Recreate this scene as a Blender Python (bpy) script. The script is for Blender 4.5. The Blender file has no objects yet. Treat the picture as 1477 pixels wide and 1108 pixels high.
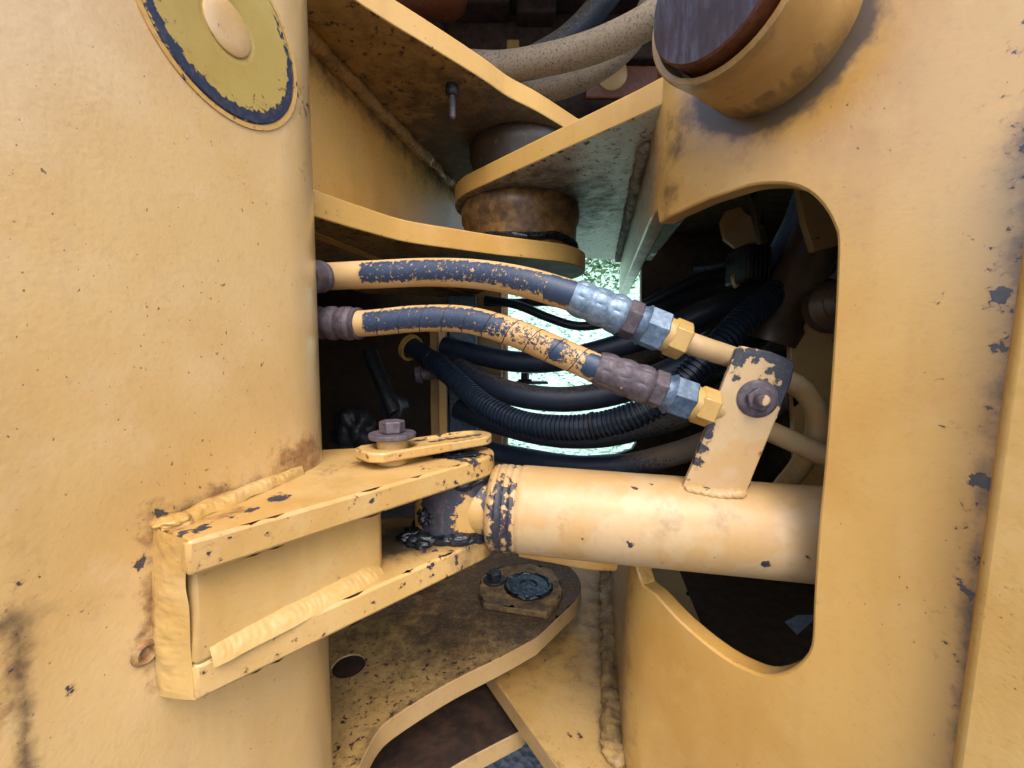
import bpy, bmesh, math, random
import numpy as np
from mathutils import Vector, noise as mnoise
from mathutils.geometry import delaunay_2d_cdt

scene = bpy.context.scene
COL = scene.collection
rad = math.radians
H = 1.2                                   # lens height above the ground
# ---------------------------------------------------------------- camera
F, CX, CY = 600.0, 738.5, 554.0           # focal length in pixels of the 1477 px wide photograph
PITCH = math.atan(44 / 600)
cam_d = bpy.data.cameras.new('camera'); cam = bpy.data.objects.new('camera', cam_d); COL.objects.link(cam)
cam_d.sensor_width = 36; cam_d.lens = F / 1477 * 36; cam_d.clip_start = .01; cam_d.clip_end = 2000
cam.location = (0, 0, H); cam.rotation_euler = (math.pi / 2 - PITCH, 0, 0)
scene.camera = cam
# ---------------------------------------------------------------- light
SUN_EL, SUN_AZ = rad(54), rad(168)        # behind the photographer, azimuth clockwise from +Y
world = bpy.data.worlds.new('World'); scene.world = world; world.use_nodes = True
wt = world.node_tree; bg = wt.nodes['Background']
sky = wt.nodes.new('ShaderNodeTexSky'); sky.sky_type = 'NISHITA'; sky.sun_disc = False
sky.sun_elevation = SUN_EL; sky.sun_rotation = SUN_AZ; sky.air_density = 1.0; sky.dust_density = 3.0; sky.ozone_density = 1.0
wt.links.new(sky.outputs[0], bg.inputs[0]); bg.inputs[1].default_value = .15
sun_d = bpy.data.lights.new('sun', 'SUN'); sun = bpy.data.objects.new('sun', sun_d); COL.objects.link(sun)
sun_d.energy = .7; sun_d.angle = rad(40); sun_d.color = (1, .96, .9)
sd = Vector((math.sin(SUN_AZ) * math.cos(SUN_EL), math.cos(SUN_AZ) * math.cos(SUN_EL), math.sin(SUN_EL)))
sun.rotation_euler = (-sd).to_track_quat('-Z', 'Y').to_euler(); sun.location = (0, -3, 5)
vs = scene.view_settings
vs.view_transform = 'Standard'; vs.look = 'None'; vs.gamma = 1; vs.use_curve_mapping = False; vs.exposure = 1.52
scene.render.engine = 'CYCLES'; scene.cycles.use_denoising = True; scene.cycles.max_bounces = 5; scene.cycles.use_adaptive_sampling = True; scene.cycles.adaptive_threshold = .025; scene.cycles.diffuse_bounces = 2; scene.cycles.glossy_bounces = 3

# ---------------------------------------------------------------- projection helpers (coordinates relative to the lens)
FW = Vector((0, math.cos(PITCH), -math.sin(PITCH))); UP = Vector((0, math.sin(PITCH), math.cos(PITCH)))
def ray(px, py):
    r = FW + UP * ((CY - py) / F); r.x = (px - CX) / F; return r
def at(px, py, y):
    d = ray(px, py); return d * (y / d.y)
def onz(px, py, z):
    d = ray(px, py); return d * (z / d.z)
def onplane(px, py, p0, n):
    d = ray(px, py); return d * (p0.dot(n) / d.dot(n))
PL = Vector((-.333, 0, 0)); DL = Vector((.3, 1, 0)).normalized(); NL = Vector((1, -.3, 0)).normalized()
PR = Vector((.52, 0, 0)); DR = Vector((.65, -1, 0)).normalized(); NR = Vector((-1, -.65, 0)).normalized()
def onL(px, py): return onplane(px, py, PL, NL)
def onR(px, py): return onplane(px, py, PR, NR)
Z = Vector((0, 0, 1))
# ---------------------------------------------------------------- materials
class NT:
    def __init__(s, name):
        s.m = bpy.data.materials.new(name); s.m.use_nodes = True; s.t = s.m.node_tree; s.t.nodes.clear()
        s.out = s.n('ShaderNodeOutputMaterial'); s.b = s.n('ShaderNodeBsdfPrincipled')
        s.t.links.new(s.b.outputs[0], s.out.inputs[0]); s.co = s.n('ShaderNodeTexCoord').outputs['Object']
    def n(s, k): return s.t.nodes.new(k)
    def put(s, sock, v):
        if isinstance(v, bpy.types.NodeSocket): s.t.links.new(v, sock)
        else: sock.default_value = v
    def noise(s, scale, detail=4, rough=.6, co=None, dist=0.0):
        n = s.n('ShaderNodeTexNoise'); s.put(n.inputs['Vector'], co or s.co)
        n.inputs['Scale'].default_value = scale; n.inputs['Detail'].default_value = detail
        n.inputs['Roughness'].default_value = rough; n.inputs['Distortion'].default_value = dist
        return n.outputs['Fac']
    def math(s, op, a, b=0.0, c=None):
        n = s.n('ShaderNodeMath'); n.operation = op; s.put(n.inputs[0], a); s.put(n.inputs[1], b)
        if c is not None: s.put(n.inputs[2], c)
        return n.outputs[0]
    def step(s, v, lo, hi, a=0.0, b=1.0):
        n = s.n('ShaderNodeMapRange'); n.interpolation_type = 'SMOOTHSTEP'; s.put(n.inputs[0], v)
        n.inputs[1].default_value = lo; n.inputs[2].default_value = hi; n.inputs[3].default_value = a; n.inputs[4].default_value = b
        return n.outputs[0]
    def mix(s, f, a, b):
        n = s.n('ShaderNodeMix'); n.data_type = 'RGBA'; s.put(n.inputs[0], f)
        s.put(n.inputs[6], a if isinstance(a, bpy.types.NodeSocket) else (*a, 1)); s.put(n.inputs[7], b if isinstance(b, bpy.types.NodeSocket) else (*b, 1))
        return n.outputs[2]
    def attr(s, name):
        n = s.n('ShaderNodeAttribute'); n.attribute_name = name; return n.outputs['Fac']
    def mapping(s, scale):
        n = s.n('ShaderNodeMapping'); s.put(n.inputs[0], s.co); n.inputs['Scale'].default_value = scale; return n.outputs[0]
    def bump(s, h, dist, strength=1.0, prev=None):
        n = s.n('ShaderNodeBump'); n.inputs['Distance'].default_value = dist; n.inputs['Strength'].default_value = strength
        s.put(n.inputs['Height'], h)
        if prev: s.put(n.inputs['Normal'], prev)
        return n.outputs[0]

YEL = (.61, .375, .115)
def paint(name, col=YEL, chipcol=(.016, .02, .034), chip_scale=110, wear0=0.0, rust0=0.0, grime0=0.0, speck=.5,
          rough=.38, peel=.5, pale=.35, edge=.02, grime_col=(.022, .015, .010), chiprough=.55, ga=1.0, chip2=None, var=None, coat=.0, chip_rough=.62, spec=.5):
    t = NT(name)
    wear = t.math('ADD', t.attr('wear'), wear0); rust = t.math('MULTIPLY_ADD', t.attr('rust'), ga, rust0); grime = t.math('MULTIPLY_ADD', t.attr('grime'), ga, grime0)
    big = t.noise(4.5, 2, .6); mid = t.noise(23, 3, .65); fine = t.noise(140, 2, .7)
    c2 = (col[0] * .87, col[1] * .79, col[2] * .64); c3 = (min(1, col[0] * 1.08), min(1, col[1] * 1.15), min(1, col[2] * 1.5))
    c = t.mix(t.step(big, .42, .68), col, c2) if var is None else t.mix(t.step(t.noise(9, 3, .6), .5, .54), col, var)
    c = t.mix(t.math('MULTIPLY', t.step(mid, .46, .72), pale), c, c3)
    c = t.mix(t.math('MULTIPLY', t.step(fine, .5, .75), .16), c, (col[0] * .55, col[1] * .5, col[2] * .5))
    streak = t.noise(26, 3, .6, co=t.mapping((1, 1, .12)))
    c = t.mix(t.math('MULTIPLY', t.step(streak, .5, .72), .14), c, (col[0] * .5, col[1] * .45, col[2] * .45))
    rn = t.noise(42, 5, .74); rm = t.step(t.math('ADD', t.math('MULTIPLY', rn, .9), rust), .64, .90)
    rc = t.mix(t.step(t.noise(160, 1, .7), .35, .65), (.12, .045, .014), (.27, .115, .03))
    c = t.mix(t.math('MULTIPLY', rm, .85), c, rc)
    gn = t.noise(33, 5, .72); gs = t.math('ADD', t.math('MULTIPLY_ADD', gn, .62, .19), grime); gm = t.step(gs, .58, .96)
    c = t.mix(t.math('MULTIPLY', gm, .93), c, grime_col)
    scr = t.noise(38, 3, .55, co=t.mapping((1, 1, 16)), dist=.4); scg = t.noise(7, 2, .5)
    c = t.mix(t.math('MULTIPLY', t.math('MULTIPLY', t.step(scr, .66, .70), t.step(scg, .52, .66)), .28), c, c3)
    # chipped paint
    cn = t.noise(chip_scale, 4, chip_rough, dist=.25); cv = t.math('ADD', cn, wear); cm = t.step(cv, .80, .80 + edge)
    cc = t.mix(t.step(t.noise(190, 2, .7), .45, .7), chipcol, chip2 or (chipcol[0] * 2.6 + .02, chipcol[1] * 1.7 + .008, chipcol[2] * 1.3))
    lip = t.math('MULTIPLY', t.step(cv, .72, .80), t.math('SUBTRACT', 1.0, cm))
    c = t.mix(t.math('MULTIPLY', lip, .5), c, (col[0] * .5, col[1] * .38, col[2] * .3))
    c = t.mix(cm, c, cc)
    # small stone-strike specks
    sn = t.noise(300, 2, .5, co=t.mapping((1, 1, .72))); sg = t.noise(9, 3, .6)
    sm = t.step(t.math('ADD', sn, t.math('MULTIPLY', t.math('SUBTRACT', sg, .5), .28)), .80 - .1 * speck, .83 - .1 * speck)
    if speck <= 0: sm = 0.0
    c = t.mix(t.math('MULTIPLY', sm, .8), c, (.07, .035, .02)) if speck > 0 else c
    t.b.inputs['Specular IOR Level'].default_value = spec; t.b.inputs['Coat Weight'].default_value = coat; t.b.inputs['Coat Roughness'].default_value = .3
    t.put(t.b.inputs['Base Color'], c)
    r = t.math('ADD', t.step(mid, .3, .7, rough - .05, rough + .07), t.math('MULTIPLY', t.math('MAXIMUM', gm, rm), .25))
    r = t.math('ADD', t.math('MULTIPLY', r, t.math('SUBTRACT', 1.0, cm)), t.math('MULTIPLY', cm, chiprough)); t.put(t.b.inputs['Roughness'], r)
    hgt = t.math('MULTIPLY', t.noise(300, 1, .5), peel)
    nb = t.bump(hgt, .00045, .6)
    nb = t.bump(t.math('MULTIPLY', cm, -1.0), .0008, .9, nb)
    t.put(t.b.inputs['Normal'], nb)
    return t.m

def rubber(name, col=(.012, .02, .036), dust0=0.0, rough=.42, dustcol=(.20, .15, .10), fine=220):  # black rubber, with the blue tint of sky light put into its colour
    t = NT(name); d = t.math('ADD', t.attr('dust'), dust0)
    n = t.noise(fine, 6, .7); dm = t.step(t.math('ADD', n, d), .72, .95)
    c = t.mix(t.step(t.noise(60, 4, .6), .4, .7), col, (col[0] * 1.5, col[1] * 1.4, col[2] * 1.3))
    c = t.mix(dm, c, t.mix(t.noise(30, 5, .7), dustcol, (dustcol[0] * .6, dustcol[1] * .55, dustcol[2] * .5)))
    t.put(t.b.inputs['Base Color'], c); t.put(t.b.inputs['Roughness'], t.math('ADD', t.math('MULTIPLY', dm, .4), rough))
    t.put(t.b.inputs['Normal'], t.bump(t.noise(500, 3, .6), .0005, .5))
    return t.m

def metal(name, col, col2, metallic=.3, rough=.5, fleck=None, fleck0=.0, scale=120, bump=.0007):
    t = NT(name); n = t.noise(scale, 6, .7)
    c = t.mix(t.step(n, .35, .68), col, col2)
    if fleck: c = t.mix(t.step(t.math('ADD', t.noise(95, 5, .6, dist=.3), t.math('ADD', t.attr('wear'), fleck0)), .70, .72), c, fleck)
    t.put(t.b.inputs['Base Color'], c); t.b.inputs['Metallic'].default_value = metallic
    t.put(t.b.inputs['Roughness'], t.step(t.noise(scale * .7, 5, .6), .3, .7, rough - .08, rough + .12))
    t.put(t.b.inputs['Normal'], t.bump(n, bump, .8))
    return t.m

M = {}
M['paint'] = paint('yellow_paint', coat=1.0, spec=.8, col=(.61, .355, .092), rough=.34)
M['paint_edge'] = paint('cut_edge_yellow_paint', ga=.0, col=(.51, .30, .08), wear0=-.04, speck=.3, pale=.3, peel=.3, rust0=.0)
M['paint_edge_tan'] = paint('cut_edge_tan_paint', col=(.42, .27, .115), ga=.15, wear0=-.02, speck=.4, pale=.3, peel=.3, grime0=.06)
M['paint_pale'] = paint('sun_faded_yellow_paint', col=(.62, .415, .175), pale=.3, rough=.33, peel=.7, speck=.72, coat=1.0, spec=.8)
M['paint_rim'] = paint('yellow_paint_edge', col=(.54, .33, .10), wear0=.06, speck=.4, pale=.5, peel=.7)
M['paint_lug'] = paint('yellow_paint_bracket', wear0=.05, speck=.5, pale=.35, peel=.8, col=(.51, .325, .115), spec=.7)
M['paint_tan'] = paint('faded_tan_paint', col=(.45, .305, .145), wear0=.0, speck=.2, peel=.25, rough=.46, pale=.55, var=(.44, .27, .105), coat=.15, spec=.5)
M['paint_weld'] = paint('paint_over_weld', col=(.50, .32, .11), wear0=.03, rust0=.06, speck=.2, rough=.3, peel=.8, pale=.6)
M['paint_under'] = paint('dirty_shaded_yellow_paint', col=(.34, .2, .06), grime0=.07, rust0=.04, speck=.9, wear0=.09, chipcol=(.02, .014, .01), chip_scale=80)  # dirty paint, darkened further in place of shade under the hinge plates
M['paint_floor'] = paint('grimy_rusty_paint', col=(.44, .28, .095), grime0=.05, rust0=.02, speck=1.2, wear0=.13, chipcol=(.03, .019, .016), chip_scale=105, edge=.05, rough=.5)
M['paint_olive'] = paint('olive_worn_paint', col=(.42, .31, .08), wear0=.0, speck=.2, chipcol=(.012, .02, .045), peel=.3, pale=.2, chip_scale=170)
M['paint_grey'] = paint('dusty_grey_paint', col=(.50, .49, .42), grime0=-.06, rust0=.03, speck=1.0, wear0=.08, chipcol=(.03, .025, .02))
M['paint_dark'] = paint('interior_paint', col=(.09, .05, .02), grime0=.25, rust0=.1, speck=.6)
M['hose_paint'] = paint('flaking_hose_paint', col=(.52, .345, .155), chipcol=(.013, .028, .062), chip_scale=210, speck=.05, peel=.2, edge=.012, chiprough=.48, rough=.5, pale=.2, chip2=(.02, .04, .085), chip_rough=.8)  # bare rubber shows navy: sky-light tint put into the colour
M['boss_paint'] = paint('brown_yellow_paint', col=(.42, .25, .085), grime0=.03, rust0=.05, rough=.3, speck=.2, peel=.25)
M['oily'] = paint('oily_brown_paint', col=(.44, .26, .085), grime0=.03, rust0=.09, rough=.24, speck=.3, peel=.3, wear0=.06, coat=.15, grime_col=(.014, .012, .014))
M['wall_paint'] = paint('dull_dirty_yellow_paint', col=(.56, .31, .075), grime0=.02, rust0=.04, rough=.42, speck=1.0, peel=.3, wear0=.03)
M['rubber'] = rubber('black_rubber')
M['rubber_sky_tint'] = rubber('sky_tinted_black_conduit', col=(.010, .017, .030), rough=.3)
M['rubber_dusty'] = rubber('dusty_rubber', dust0=.14, rough=.5)
M['rubber_tan'] = rubber('dust_caked_rubber', dust0=.42, rough=.55, dustcol=(.33, .255, .17))
M['rust_steel'] = metal('purple_rusty_steel', (.052, .040, .049), (.115, .09, .102), .15, .6, fleck=(.45, .31, .17), fleck0=.015)
M['zinc'] = metal('blue_zinc_steel', (.10, .155, .22), (.21, .285, .36), .35, .42, fleck=(.03, .03, .04), fleck0=-.06)
M['zinc_dark'] = metal('dark_blue_steel', (.045, .075, .12), (.11, .16, .22), .35, .42, fleck=(.35, .4, .45), fleck0=-.06)
M['gold'] = paint('gold_painted_steel', col=(.44, .275, .085), speck=.1, rough=.28, peel=.15, pale=.5)
def pinface():
    t = NT('scuffed_pin_steel'); st = t.noise(150, 4, .75, co=t.mapping((1, 1, .22))); bl = t.noise(25, 4, .6)
    c = t.mix(t.step(st, .35, .7), (.05, .030, .030), (.095, .075, .08)); c = t.mix(t.step(bl, .5, .72), c, (.05, .03, .028))
    t.put(t.b.inputs['Base Color'], c); t.b.inputs['Metallic'].default_value = .5; t.put(t.b.inputs['Roughness'], t.step(st, .3, .7, .5, .3)); t.put(t.b.inputs['Normal'], t.bump(st, .0006, .6))
    return t.m
M['pin_face'] = pinface()
M['pin_side'] = metal('red_rusty_steel', (.075, .022, .009), (.14, .045, .015), .1, .38)
M['dark_steel'] = metal('dark_oily_steel', (.010, .012, .017), (.028, .03, .036), .3, .42)
M['rust_dark'] = metal('dark_rusty_iron', (.018, .010, .007), (.055, .026, .014), .0, .7, scale=40)
M['weld_grey'] = metal('grey_dusty_weld', (.13, .11, .085), (.30, .28, .23), .0, .6, scale=70)
M['scrap'] = metal('blue_grey_sheet', (.20, .26, .34), (.30, .37, .46), .1, .6)
def grease_mat():
    t = NT('black_grease'); n = t.noise(70, 6, .6, dist=.6)
    t.put(t.b.inputs['Base Color'], t.mix(t.step(n, .4, .7), (.003, .004, .006), (.012, .018, .026)))
    t.put(t.b.inputs['Roughness'], t.step(t.noise(130, 4, .6), .35, .65, .16, .5)); t.put(t.b.inputs['Normal'], t.bump(n, .0018, .7))
    return t.m
M['grease'] = grease_mat()
def ground_mat():
    t = NT('gravel_and_grass'); sep = t.n('ShaderNodeSeparateXYZ'); t.put(sep.inputs[0], t.co)
    v = t.n('ShaderNodeTexVoronoi'); t.put(v.inputs['Vector'], t.co); v.inputs['Scale'].default_value = 45
    g = t.mix(t.noise(30, 6, .7), (.06, .07, .09), (.2, .22, .25))
    gr = t.mix(t.noise(14, 8, .75), (.34, .55, .43), (.42, .63, .51))
    f = t.step(t.math('ADD', sep.outputs[1], t.noise(3, 4, .6)), 2.6, 3.2)
    t.put(t.b.inputs['Base Color'], t.mix(f, g, gr)); t.b.inputs['Roughness'].default_value = .9
    t.put(t.b.inputs['Normal'], t.bump(v.outputs['Distance'], .02, .7))
    return t.m
M['ground'] = ground_mat()
def leaf_mat(name, a, b):
    t = NT(name); t.put(t.b.inputs['Base Color'], t.mix(t.noise(6, 4, .7), a, b)); t.b.inputs['Roughness'].default_value = .6
    return t.m
M['grass'] = leaf_mat('pale_grass', (.40, .62, .49), (.46, .68, .55))
M['leaf'] = leaf_mat('hedge_leaf', (.02, .07, .025), (.07, .17, .05))

# ---------------------------------------------------------------- object helpers
ORIG = {}
def thing(name, label, cat, loc=(0, 0, 0), group=None):
    o = bpy.data.objects.new(name, None); COL.objects.link(o); o.empty_display_size = .05
    o.location = (loc[0], loc[1], loc[2] + H); ORIG[o.name] = Vector(loc)
    o['label'] = label; o['category'] = cat
    if group: o['group'] = group
    return o
def mk(name, verts, faces, mat, parent=None, attrs=None, sharp=35, bevel=0, segs=2, label=None, recalc=True):
    V = np.asarray([tuple(v) for v in verts], dtype=float)
    o0 = ORIG[parent.name] if parent is not None else Vector((0, 0, -H))
    me = bpy.data.meshes.new(name); me.from_pydata((V - np.array(o0)).tolist(), [], [list(f) for f in faces])
    me.validate(); me.materials.append(M[mat] if isinstance(mat, str) else mat)
    if recalc: bm = bmesh.new(); bm.from_mesh(me); bmesh.ops.recalc_face_normals(bm, faces=bm.faces); bm.to_mesh(me); bm.free()
    for k, a in (attrs or {}).items():
        if k == 'wear': a = np.asarray(a); a = a * (1 + .4 * np.clip((a - .16) / .12, 0, 1))
        at_ = me.attributes.new(k, 'FLOAT', 'POINT'); at_.data.foreach_set('value', np.asarray(a, dtype=np.float32))
    me.polygons.foreach_set('use_smooth', [True] * len(me.polygons)); me.set_sharp_from_angle(angle=rad(sharp))
    ob = bpy.data.objects.new(name, me); COL.objects.link(ob)
    if parent is not None:
        ob.parent = parent; ORIG[ob.name] = o0
    else: ORIG[ob.name] = o0
    if bevel:
        b = ob.modifiers.new('edge', 'BEVEL'); b.width = bevel; b.segments = segs; b.limit_method = 'ANGLE'; b.angle_limit = rad(50); b.use_clamp_overlap = False
    if label: ob['label'] = label
    return ob
def field(V, spots):
    """sum of soft spots at given points: (point, radius, amount)"""
    V = np.asarray([tuple(v) for v in V], dtype=float); r = np.zeros(len(V))
    for p, s, a in spots:
        d = ((V - np.array(tuple(p))) ** 2).sum(1); r = np.maximum(r, a * np.exp(-d / (s * s))) if a > 0 else r + a * np.exp(-d / (s * s))
    return r
def seg_field(V, a, b, s, amt):
    V = np.asarray([tuple(v) for v in V], dtype=float); a = np.array(tuple(a)); b = np.array(tuple(b)); ab = b - a
    t = np.clip(((V - a) @ ab) / (ab @ ab), 0, 1); d = ((V - a - t[:, None] * ab) ** 2).sum(1)
    return amt * np.exp(-d / (s * s))
def inside(P, poly):
    x, y = P[:, 0], P[:, 1]; r = np.zeros(len(P), bool); n = len(poly); j = n - 1
    for i in range(n):
        xi, yi = poly[i]; xj, yj = poly[j]
        if yi != yj:
            r ^= ((yi > y) != (yj > y)) & (x < (xj - xi) * (y - yi) / (yj - yi) + xi)
        j = i
    return r
def dens(poly, step):
    out = []
    for i, p in enumerate(poly):
        q = poly[(i + 1) % len(poly)]; L = math.hypot(q[0] - p[0], q[1] - p[1]); k = max(1, int(round(L / step)))
        for j in range(k): out.append((p[0] + (q[0] - p[0]) * j / k, p[1] + (q[1] - p[1]) * j / k))
    return out
def sheet(name, outer, mapf, thick, mat, parent, step=.012, holes=(), attrf=None, edge=0.0, bevel=.002, sharp=40, label=None, rimmat=None):
    """plate cut from a flat outline (u, v), laid on a surface mapf(u, v) -> (point, normal)"""
    loops = [dens(outer, step)] + [dens(h, min(step, .008)) for h in holes]
    pts, edges = [], []
    for lp in loops:
        b = len(pts); pts += lp; edges += [(b + i, b + (i + 1) % len(lp)) for i in range(len(lp))]
    nb = len(pts); B = np.array(pts)
    u0, v0 = B.min(0); u1, v1 = B.max(0)
    gu, gv = np.meshgrid(np.arange(u0 + step / 2, u1, step), np.arange(v0 + step / 2, v1, step)); G = np.stack([gu.ravel(), gv.ravel()], 1)
    G = G + np.random.default_rng(3).uniform(-.15, .15, G.shape) * step
    ok = inside(G, loops[0])
    for h in loops[1:]: ok &= ~inside(G, h)
    G = G[ok]
    keep = np.ones(len(G), bool)
    for i in range(0, len(G), 4000):
        d = ((G[i:i + 4000, None] - B[None]) ** 2).sum(2).min(1); keep[i:i + 4000] = d > (step * .55) ** 2
    allp = [Vector(p) for p in pts] + [Vector(p) for p in G[keep]]
    vo, eo, fo, *_ = delaunay_2d_cdt(allp, edges, [], 0, 1e-7)
    V2 = np.array([tuple(v) for v in vo]); fo = [f for f in fo if len(f) == 3]
    cen = np.array([(V2[f[0]] + V2[f[1]] + V2[f[2]]) / 3 for f in fo]); ok = inside(cen, loops[0])
    for h in loops[1:]: ok &= ~inside(cen, h)
    fo = [f for f, k in zip(fo, ok) if k]
    cnt = {}
    for f in fo:
        for a, b in ((f[0], f[1]), (f[1], f[2]), (f[2], f[0])):
            cnt.setdefault((min(a, b), max(a, b)), []).append((a, b))
    rim = [v[0] for v in cnt.values() if len(v) == 1]; rimv = {a for a, b in rim} | {b for a, b in rim}
    front, back = [], []
    for p in V2:
        q, n = mapf(p[0], p[1]); front.append(q); back.append(q - n * thick)
    n = len(front); faces = [tuple(f) for f in fo] + [(f[2] + n, f[1] + n, f[0] + n) for f in fo] + [(b, a, a + n, b + n) for a, b in rim]
    verts = front + back
    at_ = attrf(verts) if attrf else {}
    if edge:
        w = np.array(at_.get('wear', np.zeros(len(verts))), dtype=float)
        for i in rimv: w[i] += edge; w[i + n] += edge
        at_['wear'] = w
    ob = mk(name, verts, faces, mat, parent, at_, sharp, bevel, label=label)
    if rimmat:
        ob.data.materials.append(M[rimmat]); nf = 2 * len(fo)
        for p in ob.data.polygons:
            if p.index >= nf: p.material_index = 1
    return ob
def spline(pts, n):
    P = [Vector(p) for p in pts]; P = [P[0] * 2 - P[1]] + P + [P[-1] * 2 - P[-2]]; out = []; m = len(P) - 3
    for i in range(n):
        t = i / (n - 1) * m; k = min(int(t), m - 1); f = t - k; a, b, c, d = P[k:k + 4]
        out.append(.5 * ((2 * b) + (c - a) * f + (2 * a - 5 * b + 4 * c - d) * f * f + (3 * b - a - 3 * c + d) * f ** 3))
    # even spacing
    L = [0]
    for a, b in zip(out, out[1:]): L.append(L[-1] + (b - a).length)
    A = np.array([tuple(v) for v in out]); s = np.linspace(0, L[-1], n)
    return [Vector((np.interp(x, L, A[:, 0]), np.interp(x, L, A[:, 1]), np.interp(x, L, A[:, 2]))) for x in s], L[-1]
def frames(path):
    T = [(path[min(i + 1, len(path) - 1)] - path[max(i - 1, 0)]).normalized() for i in range(len(path))]
    u = Z - T[0] * Z.dot(T[0])
    if u.length < .1: u = Vector((1, 0, 0)) - T[0] * T[0].x
    u.normalize(); R = []
    for t in T:
        u = (u - t * u.dot(t)).normalized(); R.append((t, u, t.cross(u)))
    return R
def tube_data(path, rf, segs=20, flat=1.0, cap=True):
    fr = frames(path); V, Fc, N, TT = [], [], [], []
    n = len(path)
    for i, (p, (t, u, w)) in enumerate(zip(path, fr)):
        for k in range(segs):
            a = 2 * math.pi * k / segs; r = rf(i / (n - 1), a) if callable(rf) else rf
            d = u * math.cos(a) * flat + w * math.sin(a); V.append(p + d * r); N.append(d); TT.append(i / (n - 1))
    for i in range(n - 1):
        for k in range(segs):
            k2 = (k + 1) % segs; Fc.append((i * segs + k, i * segs + k2, (i + 1) * segs + k2, (i + 1) * segs + k))
    if cap: Fc.append(tuple(range(segs - 1, -1, -1))); Fc.append(tuple(range((n - 1) * segs, n * segs)))
    return V, Fc, np.array([tuple(x) for x in N]), np.array(TT)
def tube(name, pts, r, mat, parent=None, n=60, segs=20, attrf=None, cap=True, flat=1.0, sharp=60, label=None):
    path, L = spline(pts, n); V, Fc, N, T = tube_data(path, r, segs, flat, cap)
    return mk(name, V, Fc, mat, parent, attrf(V, N, T) if attrf else None, sharp, label=label)
def lathe(name, p0, axis, prof, mat, parent=None, segs=32, rot=0.0, attrf=None, sharp=32, bevel=0, closed=False, label=None, rmod=None):
    ax = Vector(axis).normalized(); u = Z - ax * Z.dot(ax)
    if u.length < .1: u = Vector((1, 0, 0)) - ax * ax.x
    u.normalize(); w = ax.cross(u); V, Fc = [], []; p0 = Vector(p0)
    for t, r in prof:
        for k in range(segs):
            a = 2 * math.pi * k / segs + rot; V.append(p0 + ax * t + (u * math.cos(a) + w * math.sin(a)) * (r * rmod(t, a) if rmod else r))
    m = len(prof)
    for i in range(m if closed else m - 1):
        for k in range(segs):
            k2 = (k + 1) % segs; j = (i + 1) % m; Fc.append((i * segs + k, i * segs + k2, j * segs + k2, j * segs + k))
    if not closed:
        Fc.append(tuple(range(segs - 1, -1, -1))); Fc.append(tuple(range((m - 1) * segs, m * segs)))
    return mk(name, V, Fc, mat, parent, attrf(V) if attrf else None, sharp, bevel, label=label)
def hexn(name, p0, axis, L, r, mat, parent, rot=0.0, c=.0015, attrf=None):
    return lathe(name, p0, axis, [(0, r * .9), (c, r), (L - c, r), (L, r * .9)], mat, parent, 6, rot, attrf, sharp=25, bevel=.0006)
def bead(name, pts, r, mat, parent, seed=0, n=120, pitch=.006, flat=.8, amp=.07, lump=.35, attrf=None, segs=16):
    path, L = spline(pts, n)
    def rf(t, a):
        s = t * L; ph = s / pitch + .35 * math.cos(a) + .8 * mnoise.noise(Vector((s * 40, seed, 0)))
        ca, sa = math.cos(a), math.sin(a)
        nz = mnoise.noise(Vector((s * 30 + seed * 7.3, ca * .9, sa * .9))) + .5 * mnoise.noise(Vector((s * 95 + seed, ca * 1.8, sa * 1.8))) + .22 * mnoise.noise(Vector((s * 260 + seed, ca * 4, sa * 4)))
        x = min(1, min(t, 1 - t) * L / (r * 1.6)); e = math.sqrt(max(0.0, 1 - (1 - x) ** 2)) * .95 + .05
        return r * e * (1 + amp * math.sin(2 * math.pi * ph) + lump * nz)
    V, Fc, N, T = tube_data(path, rf, segs, flat)
    return mk(name, V, Fc, mat, parent, attrf(V) if attrf else None, 60)
def blob(name, c, s, mat, parent, seed=0, amp=.35, freq=1.6, sub=4, label=None):
    bm = bmesh.new(); bmesh.ops.create_icosphere(bm, subdivisions=sub, radius=1.0); V = []; c = Vector(c)
    for v in bm.verts:
        k = 1 + amp * mnoise.fractal(v.co * freq + Vector((seed * 3.1, seed * 1.7, 0)), .9, 2.0, 4)
        V.append(c + Vector((v.co.x * s[0] * k, v.co.y * s[1] * k, v.co.z * s[2] * k)))
    Fc = [[v.index for v in f.verts] for f in bm.faces]; bm.free()
    return mk(name, V, Fc, mat, parent, None, 80, label=label)
def xy(z, up=True):
    return (lambda u, v: (Vector((u, v, z)), Z if up else -Z))
def arc(cx, cy, r, a0, a1, n=14):
    return [(cx + r * math.cos(rad(a0 + (a1 - a0) * i / n)), cy + r * math.sin(rad(a0 + (a1 - a0) * i / n))) for i in range(n + 1)]
def box(name, lo, hi, mat, parent=None, bevel=.003, label=None, attrf=None):
    x0, y0, z0 = lo; x1, y1, z1 = hi
    V = [Vector(p) for p in ((x0, y0, z0), (x1, y0, z0), (x1, y1, z0), (x0, y1, z0), (x0, y0, z1), (x1, y0, z1), (x1, y1, z1), (x0, y1, z1))]
    return mk(name, V, [(0, 3, 2, 1), (4, 5, 6, 7), (0, 1, 5, 4), (1, 2, 6, 5), (2, 3, 7, 6), (3, 0, 4, 7)], mat, parent, attrf(V) if attrf else None, 35, bevel, label=label)
def pxplate(name, pix, y, thick, mat, parent=None, step=.02, tilt=0.0, **k):
    """upright plate at distance y (tilt: how y changes with x), outline given by where its corners are seen"""
    P0 = Vector((0, y, 0)); n = Vector((-tilt, 1, 0)).normalized(); n = -n
    pts = [onplane(a, b, P0, n) for a, b in pix]
    e = Vector((1, tilt, 0)).normalized(); o = P0
    return sheet(name, [((p - o).dot(e), p.z) for p in pts], lambda u, v: (o + e * u + Z * v, n), thick, mat, parent, step, **k)

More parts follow.
